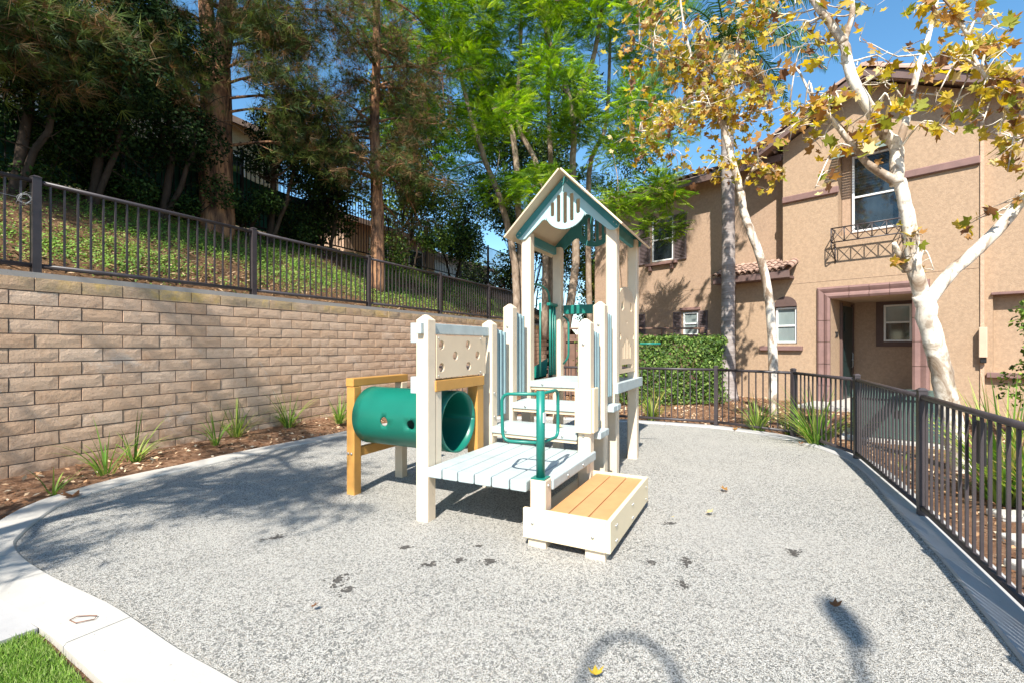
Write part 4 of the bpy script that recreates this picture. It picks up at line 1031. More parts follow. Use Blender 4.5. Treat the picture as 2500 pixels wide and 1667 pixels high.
def slope_at(u, p):        # point on the slope on the sight line of column u, p metres behind the wall face
    k=(u-CX)/FPX; nx,ny=-math.sin(WA),math.cos(WA)
    Y=(p+W0[0]*nx+W0[1]*ny)/(k*nx+ny); return Vector((k*Y,Y,float(slope_z(0,p))-.02))
EV=[ (slope_at(30,2.9),'dark evergreen tree with thin grey trunk at the left edge of the slope',(-110,150,-80,240,6.7,7.7),15,17000),
     (slope_at(215,3.0),'dark evergreen tree second from the left along the slope fence',(130,340,-60,350,7.5,8.7),17,19000),
     (slope_at(395,3.1),'dark evergreen tree just left of the forked pine',(310,470,40,400,8.6,9.8),13,14000),
     (slope_at(650,3.0),'dark evergreen shrub tree right of the forked pine trunk',(600,780,270,440,10.4,11.8),13,14000)]
for bpt,lab,bl,k,n in EV:
    c,r=blob(*bl,k,.35,.80)
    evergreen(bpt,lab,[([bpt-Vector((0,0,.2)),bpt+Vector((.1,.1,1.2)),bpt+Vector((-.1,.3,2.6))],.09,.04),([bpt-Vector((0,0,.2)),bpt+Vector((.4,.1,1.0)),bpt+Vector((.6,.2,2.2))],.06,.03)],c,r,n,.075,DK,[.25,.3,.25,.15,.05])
for k,(u,lab) in enumerate(((110,'low dark shrub under the leftmost evergreen by the slope fence'),(290,'low dark shrub between the second and third evergreens'),(455,'low dark shrub just left of the forked pine foot'),(600,'low dark shrub just right of the forked pine foot'),(735,'low dark shrub on the slope midway between the two pines'))):
    bpt=slope_at(u,3.2); root=empty('dark_shrub',bpt,0,lab,'shrub','low shrubs by the slope fence'); cs=[tuple(bpt+Vector((random.uniform(-.7,.7),random.uniform(-.4,.2),random.uniform(.15,.95)))) for _ in range(7)]
    mb=MB()
    for q in cs: limb(mb,[bpt,(bpt+Vector(q))*.5,Vector(q)],.018,.005,4,2)
    sub(mb.build('stems',M['dark_bark']),root); leaf_crown('foliage',root,cs,[random.uniform(.25,.45) for _ in cs],[420]*7,.07,DK+MG[:1],M['foliage_dark'],.8)
EV2=[ (slope_at(800,3.1),'dark leafy tree between the two pines, in front of a beige wall',(745,880,330,570,12.6,14.0),13,11000,DK+MG[:2]),
      (slope_at(985,3.1),'bright green leafy tree right of the slender pine',(935,1085,385,620,14.4,16.0),14,12000,MG),
      (slope_at(1110,3.1),'mid green leafy tree behind the tower, left of the tall grey trunks',(1060,1230,440,660,17.0,19.0),15,12000,DK+MG),
      (Vector((.2,22,2.5)),'broad green tree far behind the tower between grey trunks',(1190,1420,330,640,20.5,23.5),18,12000,DK+MG),
      (Vector((-4,19,4.1)),'dark tree behind the slope fence, far left of the tower',(880,1130,150,520,18.5,21.5),20,12000,DK+DK+MG),
      (Vector((4.2,25,0)),'yellow green shrub seen between the tower posts',(1405,1470,640,720,23,24),5,2600,[(.35,.36,.06),(.46,.42,.08),(.22,.26,.05)]),
      (Vector((1.0,24,2.0)),'tall mid green tree filling the gap behind the grey trunks',(1120,1430,40,430,20.5,24.5),22,15000,DK+MG),
      (Vector((.0,23,2.0)),'low leafy tree beyond the end of the wall, left of the tower posts',(1130,1300,540,720,22.5,25.5),12,8000,DK+MG),
      (Vector((2.6,26,0)),'low leafy tree beyond the end of the wall, seen through the tower',(1280,1460,540,770,25.5,28.5),14,9000,DK+MG),
      (Vector((5.2,27,0)),'tall dark tree far behind the house corner',(1440,1560,250,640,26,29),12,8000,DK+MG)]
for bpt,lab,bl,k,n,cc in EV2:
    c,r=blob(*bl,k,.5,.85)
    if bl[4]>18: r=[x*1.5 for x in r]
    if bl[4]==23: r=[x*.45 for x in r]
    evergreen(bpt,lab,[([bpt-Vector((0,0,.2)),bpt+Vector((.2,.1,1.1)),bpt+Vector((.3,.1,2.2))],.06,.03),([bpt-Vector((0,0,.2)),bpt+Vector((-.4,.1,1.0)),bpt+Vector((-.6,.2,2.0))],.05,.02)],c,r,n,.10 if bl[4]<18 else .16,cc,None,'foliage')

# ---- feathery jacarandas
def frond_template(pairs=8):
    vs=[];fs=[]
    for i in range(pairs):
        y=.08+.92*i/pairs; L=.30*math.sin(math.pi*(.18+.75*i/pairs)); 
        for sg in (-1,1):
            b=len(vs); vs += [(0,y,0),(sg*L*.55,y+.10*1.0+.03,.02),(sg*L,y+.20,-.04),(sg*L*.50,y+.045,.0)]; fs += [(b,b+1,b+2),(b,b+2,b+3)] if sg<0 else [(b,b+2,b+1),(b,b+3,b+2)]
    b=len(vs); vs += [(-.008,0,0),(.008,0,0),(0,1.1,-.06)]; fs.append((b,b+1,b+2)); return vs,fs
FR_V,FR_F=frond_template()
JC=[(.10,.20,.018),(.17,.29,.025),(.26,.38,.035),(.36,.46,.06),(.07,.14,.018)]
def jacaranda(base,label,stems,centers,radii,n):
    root=empty('jacaranda_tree',base,0,label,'tree','feathery trees behind the tower'); mb=MB(); lines=[]
    for q,r0,r1 in stems:
        ln=limb(mb,q,r0,r1,10,5,.015); lines.append(ln); branchlets(mb,ln,9,1.5,.018,.0,1,.45,.5)
    allp=[p for l in lines for p in l[len(l)//2:]]
    todo=[Vector(c) for c in centers]
    while todo:      # grow outward: each clump hangs on the nearest wood already there
        c,p=min(((c,min(allp,key=lambda q:(q-c).length)) for c in todo),key=lambda t:(t[0]-t[1]).length); todo.remove(c)
        ln=limb(mb,[p,(p+c)*.5+Vector((random.gauss(0,.08),random.gauss(0,.08),.12)),c],.022,.007,5,3); allp += ln[3:]
    sub(mb.build('trunk',M['grey_bark']),root)
    vol=np.array(radii)**2; per=np.maximum(15,(n*vol/vol.sum()).astype(int))
    P,Dd=clumps([tuple(c) for c in centers],radii,per,.65,.2); m=len(P)
    # fronds lie in layered sprays: normals near vertical, tips outward
    nr=np.array([0,0,1.0])+rng.normal(0,.42,(m,3)); z=nr/np.linalg.norm(nr,axis=1,keepdims=True)
    out=Dd+rng.normal(0,.5,(m,3))+np.array([0,0,-.25]); y=out-z*(out*z).sum(1,keepdims=True); y/=np.linalg.norm(y,axis=1,keepdims=True); x=np.cross(y,z)
    tint=np.repeat(rng.uniform(.65,1.3,len(per)),per)[:,None]
    sub(scatter('crown',FR_V,FR_F,P,np.stack([x,y,z],2),rng.uniform(.20,.46,m),np.clip(pick(JC,m,.25,[.25,.3,.2,.1,.15])*tint,0,1),M['feather']),root)
    return root
Yj=15.5
c1,r1=blob(980,1340,-120,470,13.5,17.5,36,.55,1.15); c1b,r1b=blob(930,1110,-60,140,12.0,13.5,9,.5,.8); c1c,r1c=blob(1000,1250,-500,-120,13,18,8,1.0,1.5)
jacaranda(px(1262,800,Yj),'multi trunked feathery green tree behind the tower, left trunks leaning apart',[
  ([px(1262,830,Yj),px(1257,650,Yj),px(1225,500,Yj),px(1175,365,Yj),px(1128,200,Yj),px(1110,60,Yj)],.14,.05),
  ([px(1275,830,Yj+.3),px(1268,560,Yj+.3),px(1252,330,Yj+.3),px(1205,265,Yj+.3),px(1140,110,Yj+.3),px(1120,-60,Yj)],.13,.05),
  ([px(1330,830,Yj+.5),px(1325,460,Yj+.5),px(1262,300,Yj+.5),px(1270,160,Yj+.5),px(1275,-60,Yj+.5)],.12,.05)],c1+c1b+c1c,r1+r1b+r1c,10500)
Yk=16.5
c2,r2_=blob(1310,1640,-100,480,14.0,18.5,36,.55,1.15); c2b,r2b=blob(1480,1680,420,560,12.6,13.6,9,.35,.6); c2c,r2c=blob(1350,1650,-500,-120,14,18,8,1.0,1.5)
jacaranda(px(1390,800,Yk),'tall feathery green tree behind the tower with a forked pale grey trunk',[
  ([px(1378,830,Yk),px(1405,640,Yk),px(1398,420,Yk),px(1396,265,Yk),px(1330,60,Yk),px(1315,-120,Yk)],.16,.06),
  ([px(1398,270,Yk),px(1440,170,Yk),px(1468,40,Yk),px(1485,-150,Yk)],.11,.05),
  ([px(1345,830,Yk+.6),px(1345,430,Yk+.6),px(1338,190,Yk+.6),px(1345,-100,Yk+.6)],.12,.05),
  ([px(1440,830,Yk+1.2),px(1438,430,Yk+1.2),px(1480,300,Yk+1.2),px(1490,60,Yk+1.2)],.12,.05)],c2+c2b+c2c,r2_+r2b+r2c,10000)

# ---- queen palm in front of the house
def palm():
    Y=12.4; base=px(1775,968,Y); base.z=-.05
    root=empty('palm_tree',base,0,'tall palm with straight grey trunk close to the house wall','tree'); mb=MB()
    top=px(1772,175,Y); pts=[];rad=[]
    n=60
    for i in range(n+1):
        t=i/n; p=base.lerp(top,t)+Vector((.05*math.sin(t*3),0,0)); r=.165+.13*math.exp(-t*16)-.02*t+(.010 if i%2 else 0); pts.append(p); rad.append(r)
    mb.tube(pts,rad,14); sub(mb.build('trunk',M['palm_bark']),root)
    sk=MB(); 
    sk.tube([top-Vector((0,0,.3)),top+Vector((0,0,.5)),top+Vector((0,0,1.1))],[.17,.20,.10],10); sub(sk.build('crownshaft',plain('pale_palm_sheath',(.42,.36,.22),.7,.2,5)),root)
    for k in range(22):
        old=k>=17
        a=2*math.pi*k/17+random.uniform(-.2,.2) if not old else random.choice((-.3,.1,.5,2.9,3.3))
        L=random.uniform(2.6,3.3) if not old else random.uniform(1.3,1.8); el=random.uniform(.15,1.0) if not old else -.2
        d=Vector((math.cos(a)*math.cos(el),math.sin(a)*math.cos(el),math.sin(el))); p=top+Vector((0,0,.75 if not old else .35)); q=[p.copy()]; seg=14
        for s in range(seg):
            d=(d+Vector((0,0,-.13 if not old else -.10))).normalized(); p=p+d*L/seg; q.append(p.copy())
        fm=MB(); fm.tube(q,[.022*(1-.8*i/seg)+.003 for i in range(seg+1)],5)
        vs=[];fs=[]
        for i in range(2,seg*5):
            f=i/5; i0=int(f); c=q[i0].lerp(q[min(i0+1,seg)],f%1); t=(q[min(i0+1,seg)]-q[i0]).normalized(); side=t.cross(Vector((0,0,1))).normalized()
            for sg in (-1,1):
                ll=.55*math.sin(math.pi*(.12+.82*f/seg))*random.uniform(.8,1.1); w_=.014
                dd=(side*sg*.75+t*.45+Vector((0,0,random.uniform(-.5,.1)))).normalized(); m1=c+dd*ll*.5; e=c+dd*ll*.85+Vector((0,0,-ll*.42))
                b=len(vs); vs += [c-t*w_,c+t*w_,m1+t*w_,m1-t*w_,e]; fs += [(b,b+1,b+2,b+3),(b+3,b+2,b+4)]
        fm.add(vs,fs)
        col=(.07,.15,.04) if not old else (.34,.22,.10)
        me=fm.mesh('frond'); at=me.attributes.new('Col','FLOAT_COLOR','POINT')
        cc=np.ones((len(me.vertices),4)); cc[:,:3]=np.array(col)*rng.uniform(.7,1.35,(len(me.vertices),1)); at.data.foreach_set('color',cc.reshape(-1).astype(np.float32))
        sub(link('frond',me,M['foliage']),root)
palm()

# ---- sycamores with big autumn leaves
AU=[(.50,.36,.05),(.40,.34,.05),(.24,.26,.035),(.36,.19,.06),(.62,.50,.24),(.20,.10,.05),(.55,.38,.05)]  # the pale cream tone has backlight put into the leaf colour
AW=[.22,.17,.13,.18,.11,.10,.09]
LM=[]
for i,c in enumerate(AU):
    for k in (.05,-.5,.35,.7): LM.append((i,leaf_mesh('leaf',palmate_curled(k),PAL_F,1.0,c,M['autumn'])))
def sycamore(base,label,limbs,twig_plan,leaf_plan,size,extra=()):
    root=empty('sycamore_tree',base,0,label,'tree'); mb=MB(); lines=[]
    for q,r0,r1 in limbs: lines.append(limb(mb,q,r0,r1,14,5,r1*.12))
    tr=mb.build('trunk',M['syc_bark']); sub(tr,root)
    tm=MB(); leaves=[]
    for li,cnt,L,droop,start in twig_plan:
        for q in branchlets(tm,lines[li],cnt,L,.012,droop,1,start,.15,6):
            sidet=branchlets(tm,q,2,L*.5,.006,droop,1,.3,.0,4)
            for s in [q]+sidet:
                for k in range(leaf_plan):
                    i=random.uniform(.35,.999)*(len(s)-1); leaves.append(s[int(i)].lerp(s[min(int(i)+1,len(s)-1)],i%1)+Vector((random.gauss(0,.06),random.gauss(0,.06),random.gauss(-.05,.05))))
    for (u,v,Y,ru,rv,n) in extra:       # hanging sprays
        n=int(n*1.0)
        c=px(u,v,Y); k=Y/FPX
        near=min((p for l in lines for p in l),key=lambda p:(p-c).length); q=limb(tm,[near,(near+c)*.5+Vector((0,0,.25)),c],.016,.005,5,4)
        tw=branchlets(tm,q,max(3,n//9),max(ru,rv)*k*.9,.007,.12,1,.45,.0,5)
        for _ in range(n):
            s=random.choice(tw); i=random.uniform(.2,.999)*(len(s)-1); p=s[int(i)].lerp(s[min(int(i)+1,len(s)-1)],i%1)
            leaves.append(p+Vector((random.gauss(0,ru*k*.18),random.gauss(0,ru*k*.18),random.gauss(-.04,rv*k*.15))))
    tag(sub(tm.build('twigs',M['syc_bark']),root),kind='stuff')
    def vis(p): u=CX+FPX*p.x/p.y; v=CY-FPX*(p.z-CAM_H)/p.y; return -30<u<2530 and -30<v<1700
    shown=sorted([p for p in leaves if vis(p)],key=lambda p:p.y); hid=[p for p in leaves if not vis(p)]
    for p in shown[:300]:
        i=int(rng.choice(len(AU),p=AW)); me=random.choice([m for j,m in LM if j==i])
        o=link('leaf',me,None,root,p-Vector(base),(random.gauss(.8,.9),random.gauss(0,.9),random.uniform(0,6.28))); s=size*random.uniform(.5,1.2); o.scale=(s,s,s)
    rest=shown[300:]+hid
    if rest:
        P=arr(rest); n=len(P); nr=unit(n)*.9+np.array([0,-.3,.5])
        o=scatter('leaf_mass',palmate_curled(.12),PAL_F,P,rot_from(nr,rng.uniform(0,6.28,n)),rng.uniform(.65,1.25,n)*size,pick(AU,n,.2,AW),M['autumn']); tag(sub(o,root),kind='stuff')
    return root
Y1=5.4
rt=lambda x,y,Y=Y1: px(1500+x/2.24,y/2.24,Y)
b1=Vector((5.12,5.42,-.03))
sycamore(b1,'large white barked sycamore with yellow leaves behind the right fence',[
  ([b1-Vector((0,0,.1)),px(2330,1060,5.40),px(2302,930,5.40),px(2275,820,5.40),px(2252,720,5.40)],.108,.098),
  ([px(2256,735,5.40),rt(1640,1460),rt(1625,1300),rt(1590,1130),rt(1560,990)],.082,.060),
  ([rt(1565,1010),rt(1430,930),rt(1370,880),rt(1240,720),rt(1175,640),rt(1090,560,5.2)],.055,.016),
  ([rt(1545,1010),rt(1540,800,5.45),rt(1480,740,5.45),rt(1400,600,5.45),rt(1310,450,5.45),rt(1262,280,5.5),rt(1250,220,5.5)],.072,.050),
  ([rt(1252,235,5.5),rt(1180,130,5.5),rt(1100,20,5.5),rt(1020,-120,5.6),rt(960,-330,5.6)],.052,.024),
  ([rt(1255,230,5.5),rt(1300,80,5.5),rt(1300,-60,5.6),rt(1340,-320,5.7)],.036,.018),
  ([rt(1540,830,5.5),rt(1600,650,5.6),rt(1650,420,5.7),rt(1712,220,5.8),rt(1760,20,5.9),rt(1800,-220,6.0)],.046,.018),
  ([px(2262,745,5.40),rt(1830,1500,5.35),rt(1960,1390,5.3),rt(2100,1250,5.25),rt(2250,1070,5.2),rt(2420,900,5.1),rt(2560,640,5.0)],.072,.050),
  ([rt(2560,640,5.0),rt(2420,700,4.9),rt(2240,740,4.9),rt(2120,560,4.9),rt(1985,350,4.95),rt(1930,200,5.0)],.034,.012),
  ([rt(1600,1480),rt(1560,1400,5.35),rt(1530,1330,5.3)],.05,.02),
  ],
  [(2,9,.5,.05,.3),(3,6,.6,.05,.4),(4,10,.7,.05,.3),(5,8,.7,.05,.3),(6,12,.7,.05,.25),(7,5,.5,.0,.5),(8,16,.6,.08,.15)],2,.092,
  extra=[(2030,300,5.2,90,90,22),(2110,370,5.2,60,40,14),(1990,460,5.2,60,40,14),(2180,270,5.2,110,60,28),(2290,230,5.0,90,60,24),(2390,260,4.9,90,90,34),(2440,330,4.9,70,60,24),(2300,70,5.0,110,70,30),(2240,20,5.0,70,60,16),(2440,60,4.9,80,90,30),(2350,150,5.0,90,60,22),(2060,280,5.2,40,60,12),(2240,600,5.3,40,50,11),(2280,660,5.3,60,30,8),(2230,640,5.2,30,40,6),(1965,260,5.2,60,90,16),(2460,420,4.9,50,60,12),(2400,300,4.9,60,50,16),(2480,200,4.8,50,90,20),(1900,190,5.6,70,90,14),(2430,150,4.85,70,60,20),(2330,330,4.95,60,40,14)])
Y2=9.8
r8=lambda x,y,Y=Y2: px(1500+x/3.266,y/3.266,Y); rA=lambda x,y,Y=Y2: px(1480+x/3.136,480+y/3.136,Y)
b2=Vector((5.38,9.8,-.03))
sycamore(b2,'slender leaning white barked sycamore in front of the small arched window',[
  ([b2-Vector((0,0,.1)),rA(1275,1150),rA(1255,880),rA(1215,600),rA(1130,330),rA(1060,140),r8(1010,1530)],.095,.072),
  ([r8(1010,1530),r8(930,1250),r8(870,1020),r8(790,850),r8(760,770)],.070,.050),
  ([r8(765,790),r8(640,650),r8(620,480),r8(560,250),r8(520,-50),r8(500,-300)],.036,.014),
  ([r8(870,1030),r8(960,600),r8(1000,250),r8(1110,0,9.6),r8(1200,-300,9.6)],.040,.014),
  ([r8(1020,1520),r8(1090,1370),r8(1150,1310,9.7)],.036,.020),
  ([r8(1090,1370),r8(1200,1330,9.6),r8(1310,1400,9.5)],.020,.008),
  ([r8(780,840),r8(650,820,9.5),r8(450,900,9.2),r8(200,1050,9.0)],.026,.008),
  ([r8(860,1010),r8(1050,900,9.6),r8(1250,880,9.4),r8(1400,820,9.3)],.022,.008),
  ([r8(620,480),r8(400,440,9.4),r8(200,350,9.2)],.022,.007)],
  [(1,10,.6,.05,.1),(2,18,.8,.05,.05),(3,20,.8,.05,.1),(5,6,.5,.02,.3),(6,16,.6,.06,.1),(7,10,.6,.05,.1),(8,12,.6,.05,.1)],5,.098,
  extra=[(1600,100,9.2,130,120,90),(1720,60,9.4,120,90,90),(1800,160,9.4,120,120,100),(1740,280,9.4,90,110,80),(1620,300,9.2,110,90,80),(1570,340,9.1,80,60,50),(1650,380,9.3,100,50,50),(1860,230,9.5,70,60,60),(1880,60,9.4,80,80,60),(1790,400,9.5,80,50,36),(1720,420,9.5,50,40,20),(1560,20,9.1,80,60,40),(1960,110,9.2,60,90,14),(1840,350,9.5,50,40,16)])

# ---- clipped hedge, board fence behind it
def hedge():
    base=Vector((3.4,11.9,0)); root=empty('hedge',base,0,'clipped boxy green hedge in front of the brown board fence','hedge')
    n=15000; hx,hy,hz=1.62,.62,1.56; P=[];Nn=[]
    for k in range(n):
        f=random.random()
        if f<.45: p=(random.uniform(-hx,hx),-hy,random.uniform(.05,hz)); nn=(0,-1,.1)
        elif f<.65: p=(random.uniform(-hx,hx),random.uniform(-hy,hy),hz); nn=(0,0,1)
        elif f<.80: p=(hx,random.uniform(-hy,hy),random.uniform(.05,hz)); nn=(1,0,.1)
        elif f<.85: p=(-hx,random.uniform(-hy,hy),random.uniform(.05,hz)); nn=(-1,0,.1)
        else: p=(random.uniform(-hx,hx)*.9,random.uniform(-hy,hy)*.8,random.uniform(.1,hz*.95)); nn=(0,-1,.5)
        und=.05*math.sin(p[0]*5+p[2]*3)+.04*math.sin(p[2]*9-p[0]*4); P.append((p[0]+nn[0]*und+random.gauss(0,.035),p[1]+nn[1]*und+random.gauss(0,.035),max(.02,p[2]+nn[2]*und+random.gauss(0,.035)))); Nn.append(nn)
    P=np.array(P); Nn=np.array(Nn)+rng.normal(0,.55,(n,3))
    o=scatter('foliage',LEAF_V,LEAF_F,P,rot_from(Nn,rng.uniform(0,6.28,n)),rng.uniform(.05,.095,n),pick([(.05,.11,.02),(.10,.18,.03),(.17,.26,.05),(.26,.34,.09),(.04,.07,.015)],n,.25,[.25,.3,.22,.1,.13]),M['foliage'],root)
    mb=MB()
    for x in (-1.3,-.6,.1,.8,1.35):
        mb2=MB(); limb(mb2,[(x,0,-.05),(x+.05,.05,.5),(x-.05,0,1.3)],.025,.008,5,3); mb2.build('stem',M['dark_bark'],root)
hedge()
bf=empty('board_fence',(3.0,13.3,0),R(-3),'brown wooden board fence behind the clipped hedge','fence')
for k in range(20): rbox('board',-1.6+k*.19,-1.6+k*.19+.176,-.012,.012,.02,1.70,M['wood'],bf,.003,1)
for x in (-1.55,.05,1.2,2.22): rbox('post',x-.05,x+.05,-.10,-.014,-.05,1.84,M['wood'],bf,.006,1)
rbox('top_rail',-1.65,2.3,-.09,.05,1.842,1.89,M['wood'],bf,.006,1); rbox('rail',-1.6,2.25,-.060,-.014,1.50,1.59,M['wood'],bf,.004,1)

# ---- strap leaved clumps
def strap(base,label,n,h,spread,cols,name='strap_leaf_plant',cat='plant',w=.016,grp='strap leaved plants'):
    root=empty(name,base,0,label,cat,grp); vs=[];fs=[];cc=[]
    for k in range(n):
        a=random.uniform(0,6.28); L=h*random.uniform(.55,1.15); t=random.uniform(.05,1)*spread; r0=random.uniform(0,.07)*(h/.6)
        d=Vector((math.cos(a)*t,math.sin(a)*t,1)).normalized(); p=Vector((math.cos(a)*r0,math.sin(a)*r0,-.02)); side=Vector((-math.sin(a),math.cos(a),0)); b=len(vs); S_=6; c=random.choice(cols); g=random.uniform(.75,1.25)
        for i in range(S_+1):
            ww=w*(1-(i/S_)**2)*random.uniform(.9,1.1)+.0008; vs += [p-side*ww*.5,p+side*ww*.5]; cc += [tuple(x*g for x in c)]*2
            d=(d+Vector((math.cos(a)*.10*t*3,math.sin(a)*.10*t*3,-.16*t*(i/S_)*2.2))).normalized(); p=p+d*L/S_
        for i in range(S_): fs.append((b+2*i,b+2*i+1,b+2*i+3,b+2*i+2))
    me=MB().add(vs,fs,True).mesh('leaves'); at=me.attributes.new('Col','FLOAT_COLOR','POINT')
    for i,c in enumerate(cc): at.data[i].color=(*c,1)
    link('leaves',me,M['grass'],root); return root
SG=[(.10,.22,.03),(.18,.32,.05),(.28,.40,.07),(.36,.42,.10),(.12,.20,.04)]; SY=SG+[(.45,.42,.10),(.5,.42,.16)]
strap(ground(1592,1022),'yellowish strap leaved clump at the foot of the clipped hedge',80,.72,.65,SY,w=.02)
strap(ground(1850,1052),'strap leaved clump around the slender sycamore trunk',70,.68,.6,SG,w=.02)
strap(ground(1925,1058),'small strap leaved clump just right of the slender sycamore',30,.42,.6,SY)
strap(ground(1995,1085),'tall strap leaved clump in front of the porch',110,.92,.65,SG,w=.02)
strap(ground(2455,1222),'bright strap leaved clump at the right edge behind the fence',170,1.08,.65,SY,w=.024)
strap(ground(2560,1250),'strap leaved clump partly cut by the right picture edge',150,1.08,.65,SY,w=.024)
strap(ground(2205,1145),'tiny green sprout behind the right fence',9,.3,.5,SG)
WG=[(130,1204,.30,9,'smallest grass tuft beside the kerb at the left end of the wall'),(258,1152,.62,14,'thin arching grass tuft left of the wall base'),(328,1122,.55,20,'upright grass tuft under the left part of the wall'),(528,1082,.45,18,'short grass tuft left of the tall one by the wall'),(578,1062,.68,34,'tall dense grass tuft by the block wall'),(705,1040,.62,40,'wide fanned grass tuft by the middle of the wall'),(828,1030,.50,36,'grass tuft by the wall just left of the ochre post'),(940,1000,.5,30,'grass tuft by the wall behind the green tunnel')]
for x,y,h,n_,lab in WG: strap(ground(x,y,.0 if x<200 else .03 if x<400 else .075),lab,int(n_*1.3),h*1.12,.78,SG,'grass_tuft','grass tuft',.017,'grass tufts along the wall')

# ---- litter in the beds (uncountable)
def litter():
    m=26000; X=rng.uniform(-5.2,9.5,m); Y=rng.uniform(2.6,16,m); P=np.stack([X,Y],1)
    ed=[(p.x,p.y) for p in offset_loop(edge,.30*sgn)]
    keep=~in_poly(P,ed)
    loc=(X-W0[0])*-math.sin(WA)+(Y-W0[1])*math.cos(WA); keep&=loc<-.02
    hx=(X-H0[0])*math.cos(HA)+(Y-H0[1])*math.sin(HA); hy=-(X-H0[0])*math.sin(HA)+(Y-H0[1])*math.cos(HA); keep&=~((hy>-.02)|((hx>.5)&(hx<2.9)&(hy>-1.3)))
    keep&=~in_poly(P,[(-2.3,2.4),(-2.2,1.6),(-5.4,1.8),(-5.4,4.0),(-3.75,3.25)])
    P=P[keep]; n=len(P); pos=np.concatenate([P,rng.uniform(-.01,.02,(n,1))+bed_rise(P[:,0],P[:,1])[:,None]],1)
    nr=rng.normal(0,.4,(n,3))+np.array([0,0,1]); s=rng.uniform(.02,.075,n)
    o=scatter('leaf_litter',LEAF_V,LEAF_F,pos,rot_from(nr,rng.uniform(0,6.28,n)),np.stack([s*rng.uniform(.5,1.6,n),s,s],1),pick([(.28,.14,.07),(.40,.24,.13),(.52,.36,.22),(.16,.08,.04),(.55,.45,.32)],n,.25),M['litter'])
    tag(o,'brown bark chips and dry leaves covering the planting beds','leaf litter',kind='stuff')
litter()
FL=[(165,1140,.13,'large curled brown leaf lying on the left kerb',5),(1368,1548,.055,'orange leaf lying on the rubber at the bottom of the picture',6),(1664,1123,.055,'brown leaf on the rubber well right of the step box',3),(1628,1175,.05,'tan leaf on the rubber nearest the step box',4),(1918,1390,.045,'small brown leaf near the paddle shaped shadow',5),(1330,989,.05,'tan leaf lying on the lowest tread',4),(1690,985,.06,'reddish brown leaf at the foot of a far fence post',3),(1545,1186,.02,'tiny yellow leaf on the rubber behind the worn marks',0),(1840,1018,.06,'brown leaf on the kerb under the curved fence',5),(720,1392,.03,'small dark brown leaf near the worn patch',5)]
for x,y,s,lab,ci in FL:
    p=ground(x*1.0629,y*1.0629,.03)
    if 'tread' in lab:
        q=Matrix.Translation(PO)@Matrix.Rotation(-PA,4,'Z')@Vector((.62,1.25,.62)); p=q
    tvx=palmate_curled(random.choice((.35,.5)))
    if 'orange' in lab: tvx=[(x_*1.0,y_*.32,z_*1.6) for x_,y_,z_ in tvx]
    o=link('fallen_leaf',leaf_mesh('fallen_leaf',tvx,PAL_F,s,AU[ci],M['autumn']),None,None,p,(random.uniform(-.3,.3),random.uniform(-.3,.3),random.uniform(0,6.28))); tag(o,lab,'leaf',group='fallen leaves')

# ---- utility cabinet, flat lids, fence plate, web of wire
ub_=empty('utility_cabinet',(5.85,7.2,0),R(-40),'dark green metal utility cabinet behind the large sycamore','cabinet')
rbox('cabinet_body',-.55,.55,-.35,.35,.03,.62,M['util'],ub_,.012,1)
MB().add([(-.58,-.38,.62),(.58,-.38,.62),(.58,.38,.68),(-.58,.38,.68),(-.58,-.38,.66),(.58,-.38,.66),(.58,.38,.72),(-.58,.38,.72)],[(0,3,2,1),(4,5,6,7),(0,1,5,4),(1,2,6,5),(2,3,7,6),(3,0,4,7)]).build('lid',M['util'],ub_)
rbox('pad',-.70,.70,-.48,.48,-.05,.028,M['concrete'],ub_,.008,1); rbox('latch',-.04,.04,-.375,-.352,.36,.46,M['black'],ub_,.004,1)
for k,(x,y,ry,lab) in enumerate(((2440,1262,.0,'pale grey stepping slab farthest from the camera behind the right fence'),(2470,1325,.1,'middle pale grey stepping slab behind the right fence'),(2495,1395,.2,'nearest pale grey stepping slab behind the right fence'))):
    p=ground(x,y); o=rbox('stepping_slab',-.26,.26,-.085,.085,-.02,.035,M['concrete'],None,.012,2); o.location=(p.x+.25,p.y,0); o.rotation_euler=(0,0,R(-8)); tag(o,lab,'slab',group='stepping slabs behind the fence')
pl_=rbox('fence_plate',-.085,.085,-.006,.006,.66,.93,M['black'],None,.003,1); pl_.location=(2.86,2.93,0); pl_.rotation_euler=(0,0,math.atan2(3.88-2.30,3.34-2.56)); pl_.location=Vector((2.90,3.0,0))+Vector((.03,-.015,0)); tag(pl_,'black plate fixed on the near right picket fence','plate')
wt=MB()
c0=wl(.22,.09,2.98)
for k in range(6):
    r_=random.uniform(.04,.085); pts=[]
    ax1=Vector((random.gauss(.45,.2),random.gauss(.9,.2),random.gauss(0,.2))).normalized(); ax2=Vector((0,0,1))+Vector((random.gauss(0,.3),random.gauss(0,.3),0))
    for i in range(13):
        a=2*math.pi*i/12*random.uniform(.8,1.0); pts.append(c0+ax1*math.cos(a)*r_+ax2*math.sin(a)*r_+Vector((random.gauss(0,.006),random.gauss(0,.006),random.gauss(0,.006))))
    wt.tube(pts,.0010,4)
wt.tube([c0+Vector((-.5,-.9,.05)),c0+Vector((-.2,-.4,.02)),c0],.002,4)
tag(wt.build('wire_tangle',plain('pale_wire',(.5,.5,.5),.5,.1,6)),'tangle of pale wire hanging on the leftmost wall fence post','wire')
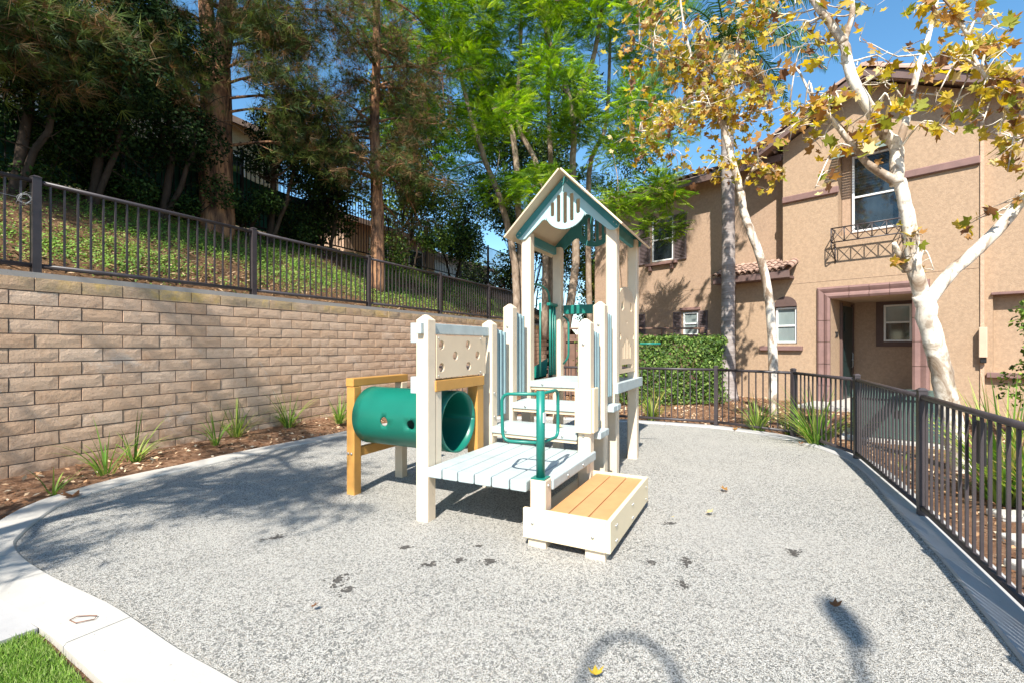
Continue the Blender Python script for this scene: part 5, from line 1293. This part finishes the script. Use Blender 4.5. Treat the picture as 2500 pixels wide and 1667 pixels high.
# shrub at the right edge
c,r=[Vector((7.75,6.75,1.55)),Vector((7.9,6.9,1.2)),Vector((7.85,7.0,1.85)),Vector((8.1,6.8,1.5)),Vector((7.9,7.1,.8))],[.38,.4,.36,.45,.5]
rs=empty('leafy_shrub',(7.95,6.95,0),0,'green leafy shrub cut off by the right picture edge','shrub'); mb=MB()
for q in c: limb(mb,[Vector((7.95,6.95,0)),(Vector((7.95,6.95,0))+q)*.5,q],.02,.006,5,3)
sub(mb.build('stems',M['dark_bark']),rs); leaf_crown('foliage',rs,[tuple(q) for q in c],r,[420]*5,.09,MG,M['foliage'],.9)

# ---- houses beyond the slope fence
def far_house(name,label,x0,x1,y,z0,z1,depth,mat,roofz,windows,gx=None):
    h=empty(name,W0,WA,label,'house')
    MB().box(x0,x1,y,y+depth,z0,z1).build('wall',M[mat],h)
    mb=MB(); o=.5; ym=y+depth/2
    rf=mb.add([(x0-o,y-o,z1),(x1+o,y-o,z1),(x1+o,ym,roofz),(x0-o,ym,roofz),(x1+o,y+depth+o,z1),(x0-o,y+depth+o,z1),(x0-o,y-o,z1-.2),(x1+o,y-o,z1-.2)],[(0,1,2,3),(3,2,4,5),(0,6,7,1),(0,3,5),(1,4,2)]).build('roof',M['tile'],h)
    for a,b,c_,d in windows:
        w=MB().box(a,b,y-.04,y-.002,c_,d).build('window',M['white_frame'],h); MB().box(a+.07,b-.07,y-.052,y-.041,c_+.07,d-.07).build('pane',M['glass_dark'],w)
    return h
far_house('far_house','beige stucco house half hidden by the dark trees on the slope',-7,9.5,8.0,3.9,8.6,8,'stucco_pale',10.6,[(-1,.2,6.2,7.6),(3,4.2,6.2,7.6),(7,8.2,6.2,7.6)])
far_house('far_house','pinkish tan house glimpsed right of the slender pine beyond the fence',11.2,17.0,6.6,3.9,6.2,6,'stucco_pink',7.4,[(12.5,13.6,4.6,5.7),(15,16,4.6,5.7)])
far_house('far_house','white house glimpsed through the leafy trees left of the tower',18.0,26,8.5,2.5,6.4,7,'white_wall',7.8,[(19,20.4,4.0,5.2),(22,23.4,4.0,5.2)])

# ---- unseen hoop and paddle added behind the camera, shaped back from the shadows they cast
def back_to(u,v,Yp):
    g=ground(u,v); k=(g.y-Yp)/Ld.y; return g-Ld*k
hoop=[back_to(*q,-3.5) for q in ((1418,1700),(1428,1640),(1450,1590),(1490,1556),(1540,1550),(1590,1572),(1635,1618),(1662,1680))]
gl=empty('hoop_shadow_caster',(hoop[0].x,-3.5,0),0,'unseen bent pole added behind the camera to cast a hoop shadow','shadow caster')
sub(MB().tube([Vector((hoop[0].x,-3.5,-.05)),Vector((hoop[0].x,-3.5,1.5))]+hoop,.020,10).build('pole',M['iron']),gl)
sub(MB().tube([hoop[-1],hoop[-1]-Vector((0,0,.12)),hoop[-1]-Vector((0,0,.2))],[.03,.10,.11],12).build('hoop_end_cone',M['iron']),gl)
pb=[back_to(*q,-3.5) for q in ((2045,1470),(2110,1667))]
sp_=empty('paddle_shadow_caster',(pb[0].x+.1,-3.5,0),0,'unseen paddle shape on a pole added behind the camera to cast a shadow','sign')
sub(MB().tube([Vector((pb[1].x,-3.5,-.05)),pb[1],pb[0].lerp(pb[1],.4)],.022,10).build('pole',M['iron']),sp_)
cpt=pb[0].lerp(pb[1],.28)
o=plate('paddle_plate',[(cpt.x+.075*math.cos(R(a))*(1 if math.sin(R(a))<.3 else 1.1),cpt.z+.26*math.sin(R(a))) for a in range(0,360,20)],[],.02,lambda a,b,s:(a,-3.5-.01+.02*s,b),M['iron']); sub(o,sp_)

rw=ground(202,1509,.028); rp=[rw+Vector(q) for q in ((-.055,-.012,0),(.0,-.04,.002),(.062,-.004,.0),(.052,.022,.003),(.01,.028,0),(-.045,.018,.002))]
tag(MB().tube(rp,.0022,6,closed=True).build('rusty_wire_frame',plain('rust',(.17,.07,.035),.9,.3,20)),'small rusty wire rectangle lying on the near kerb slab','wire')
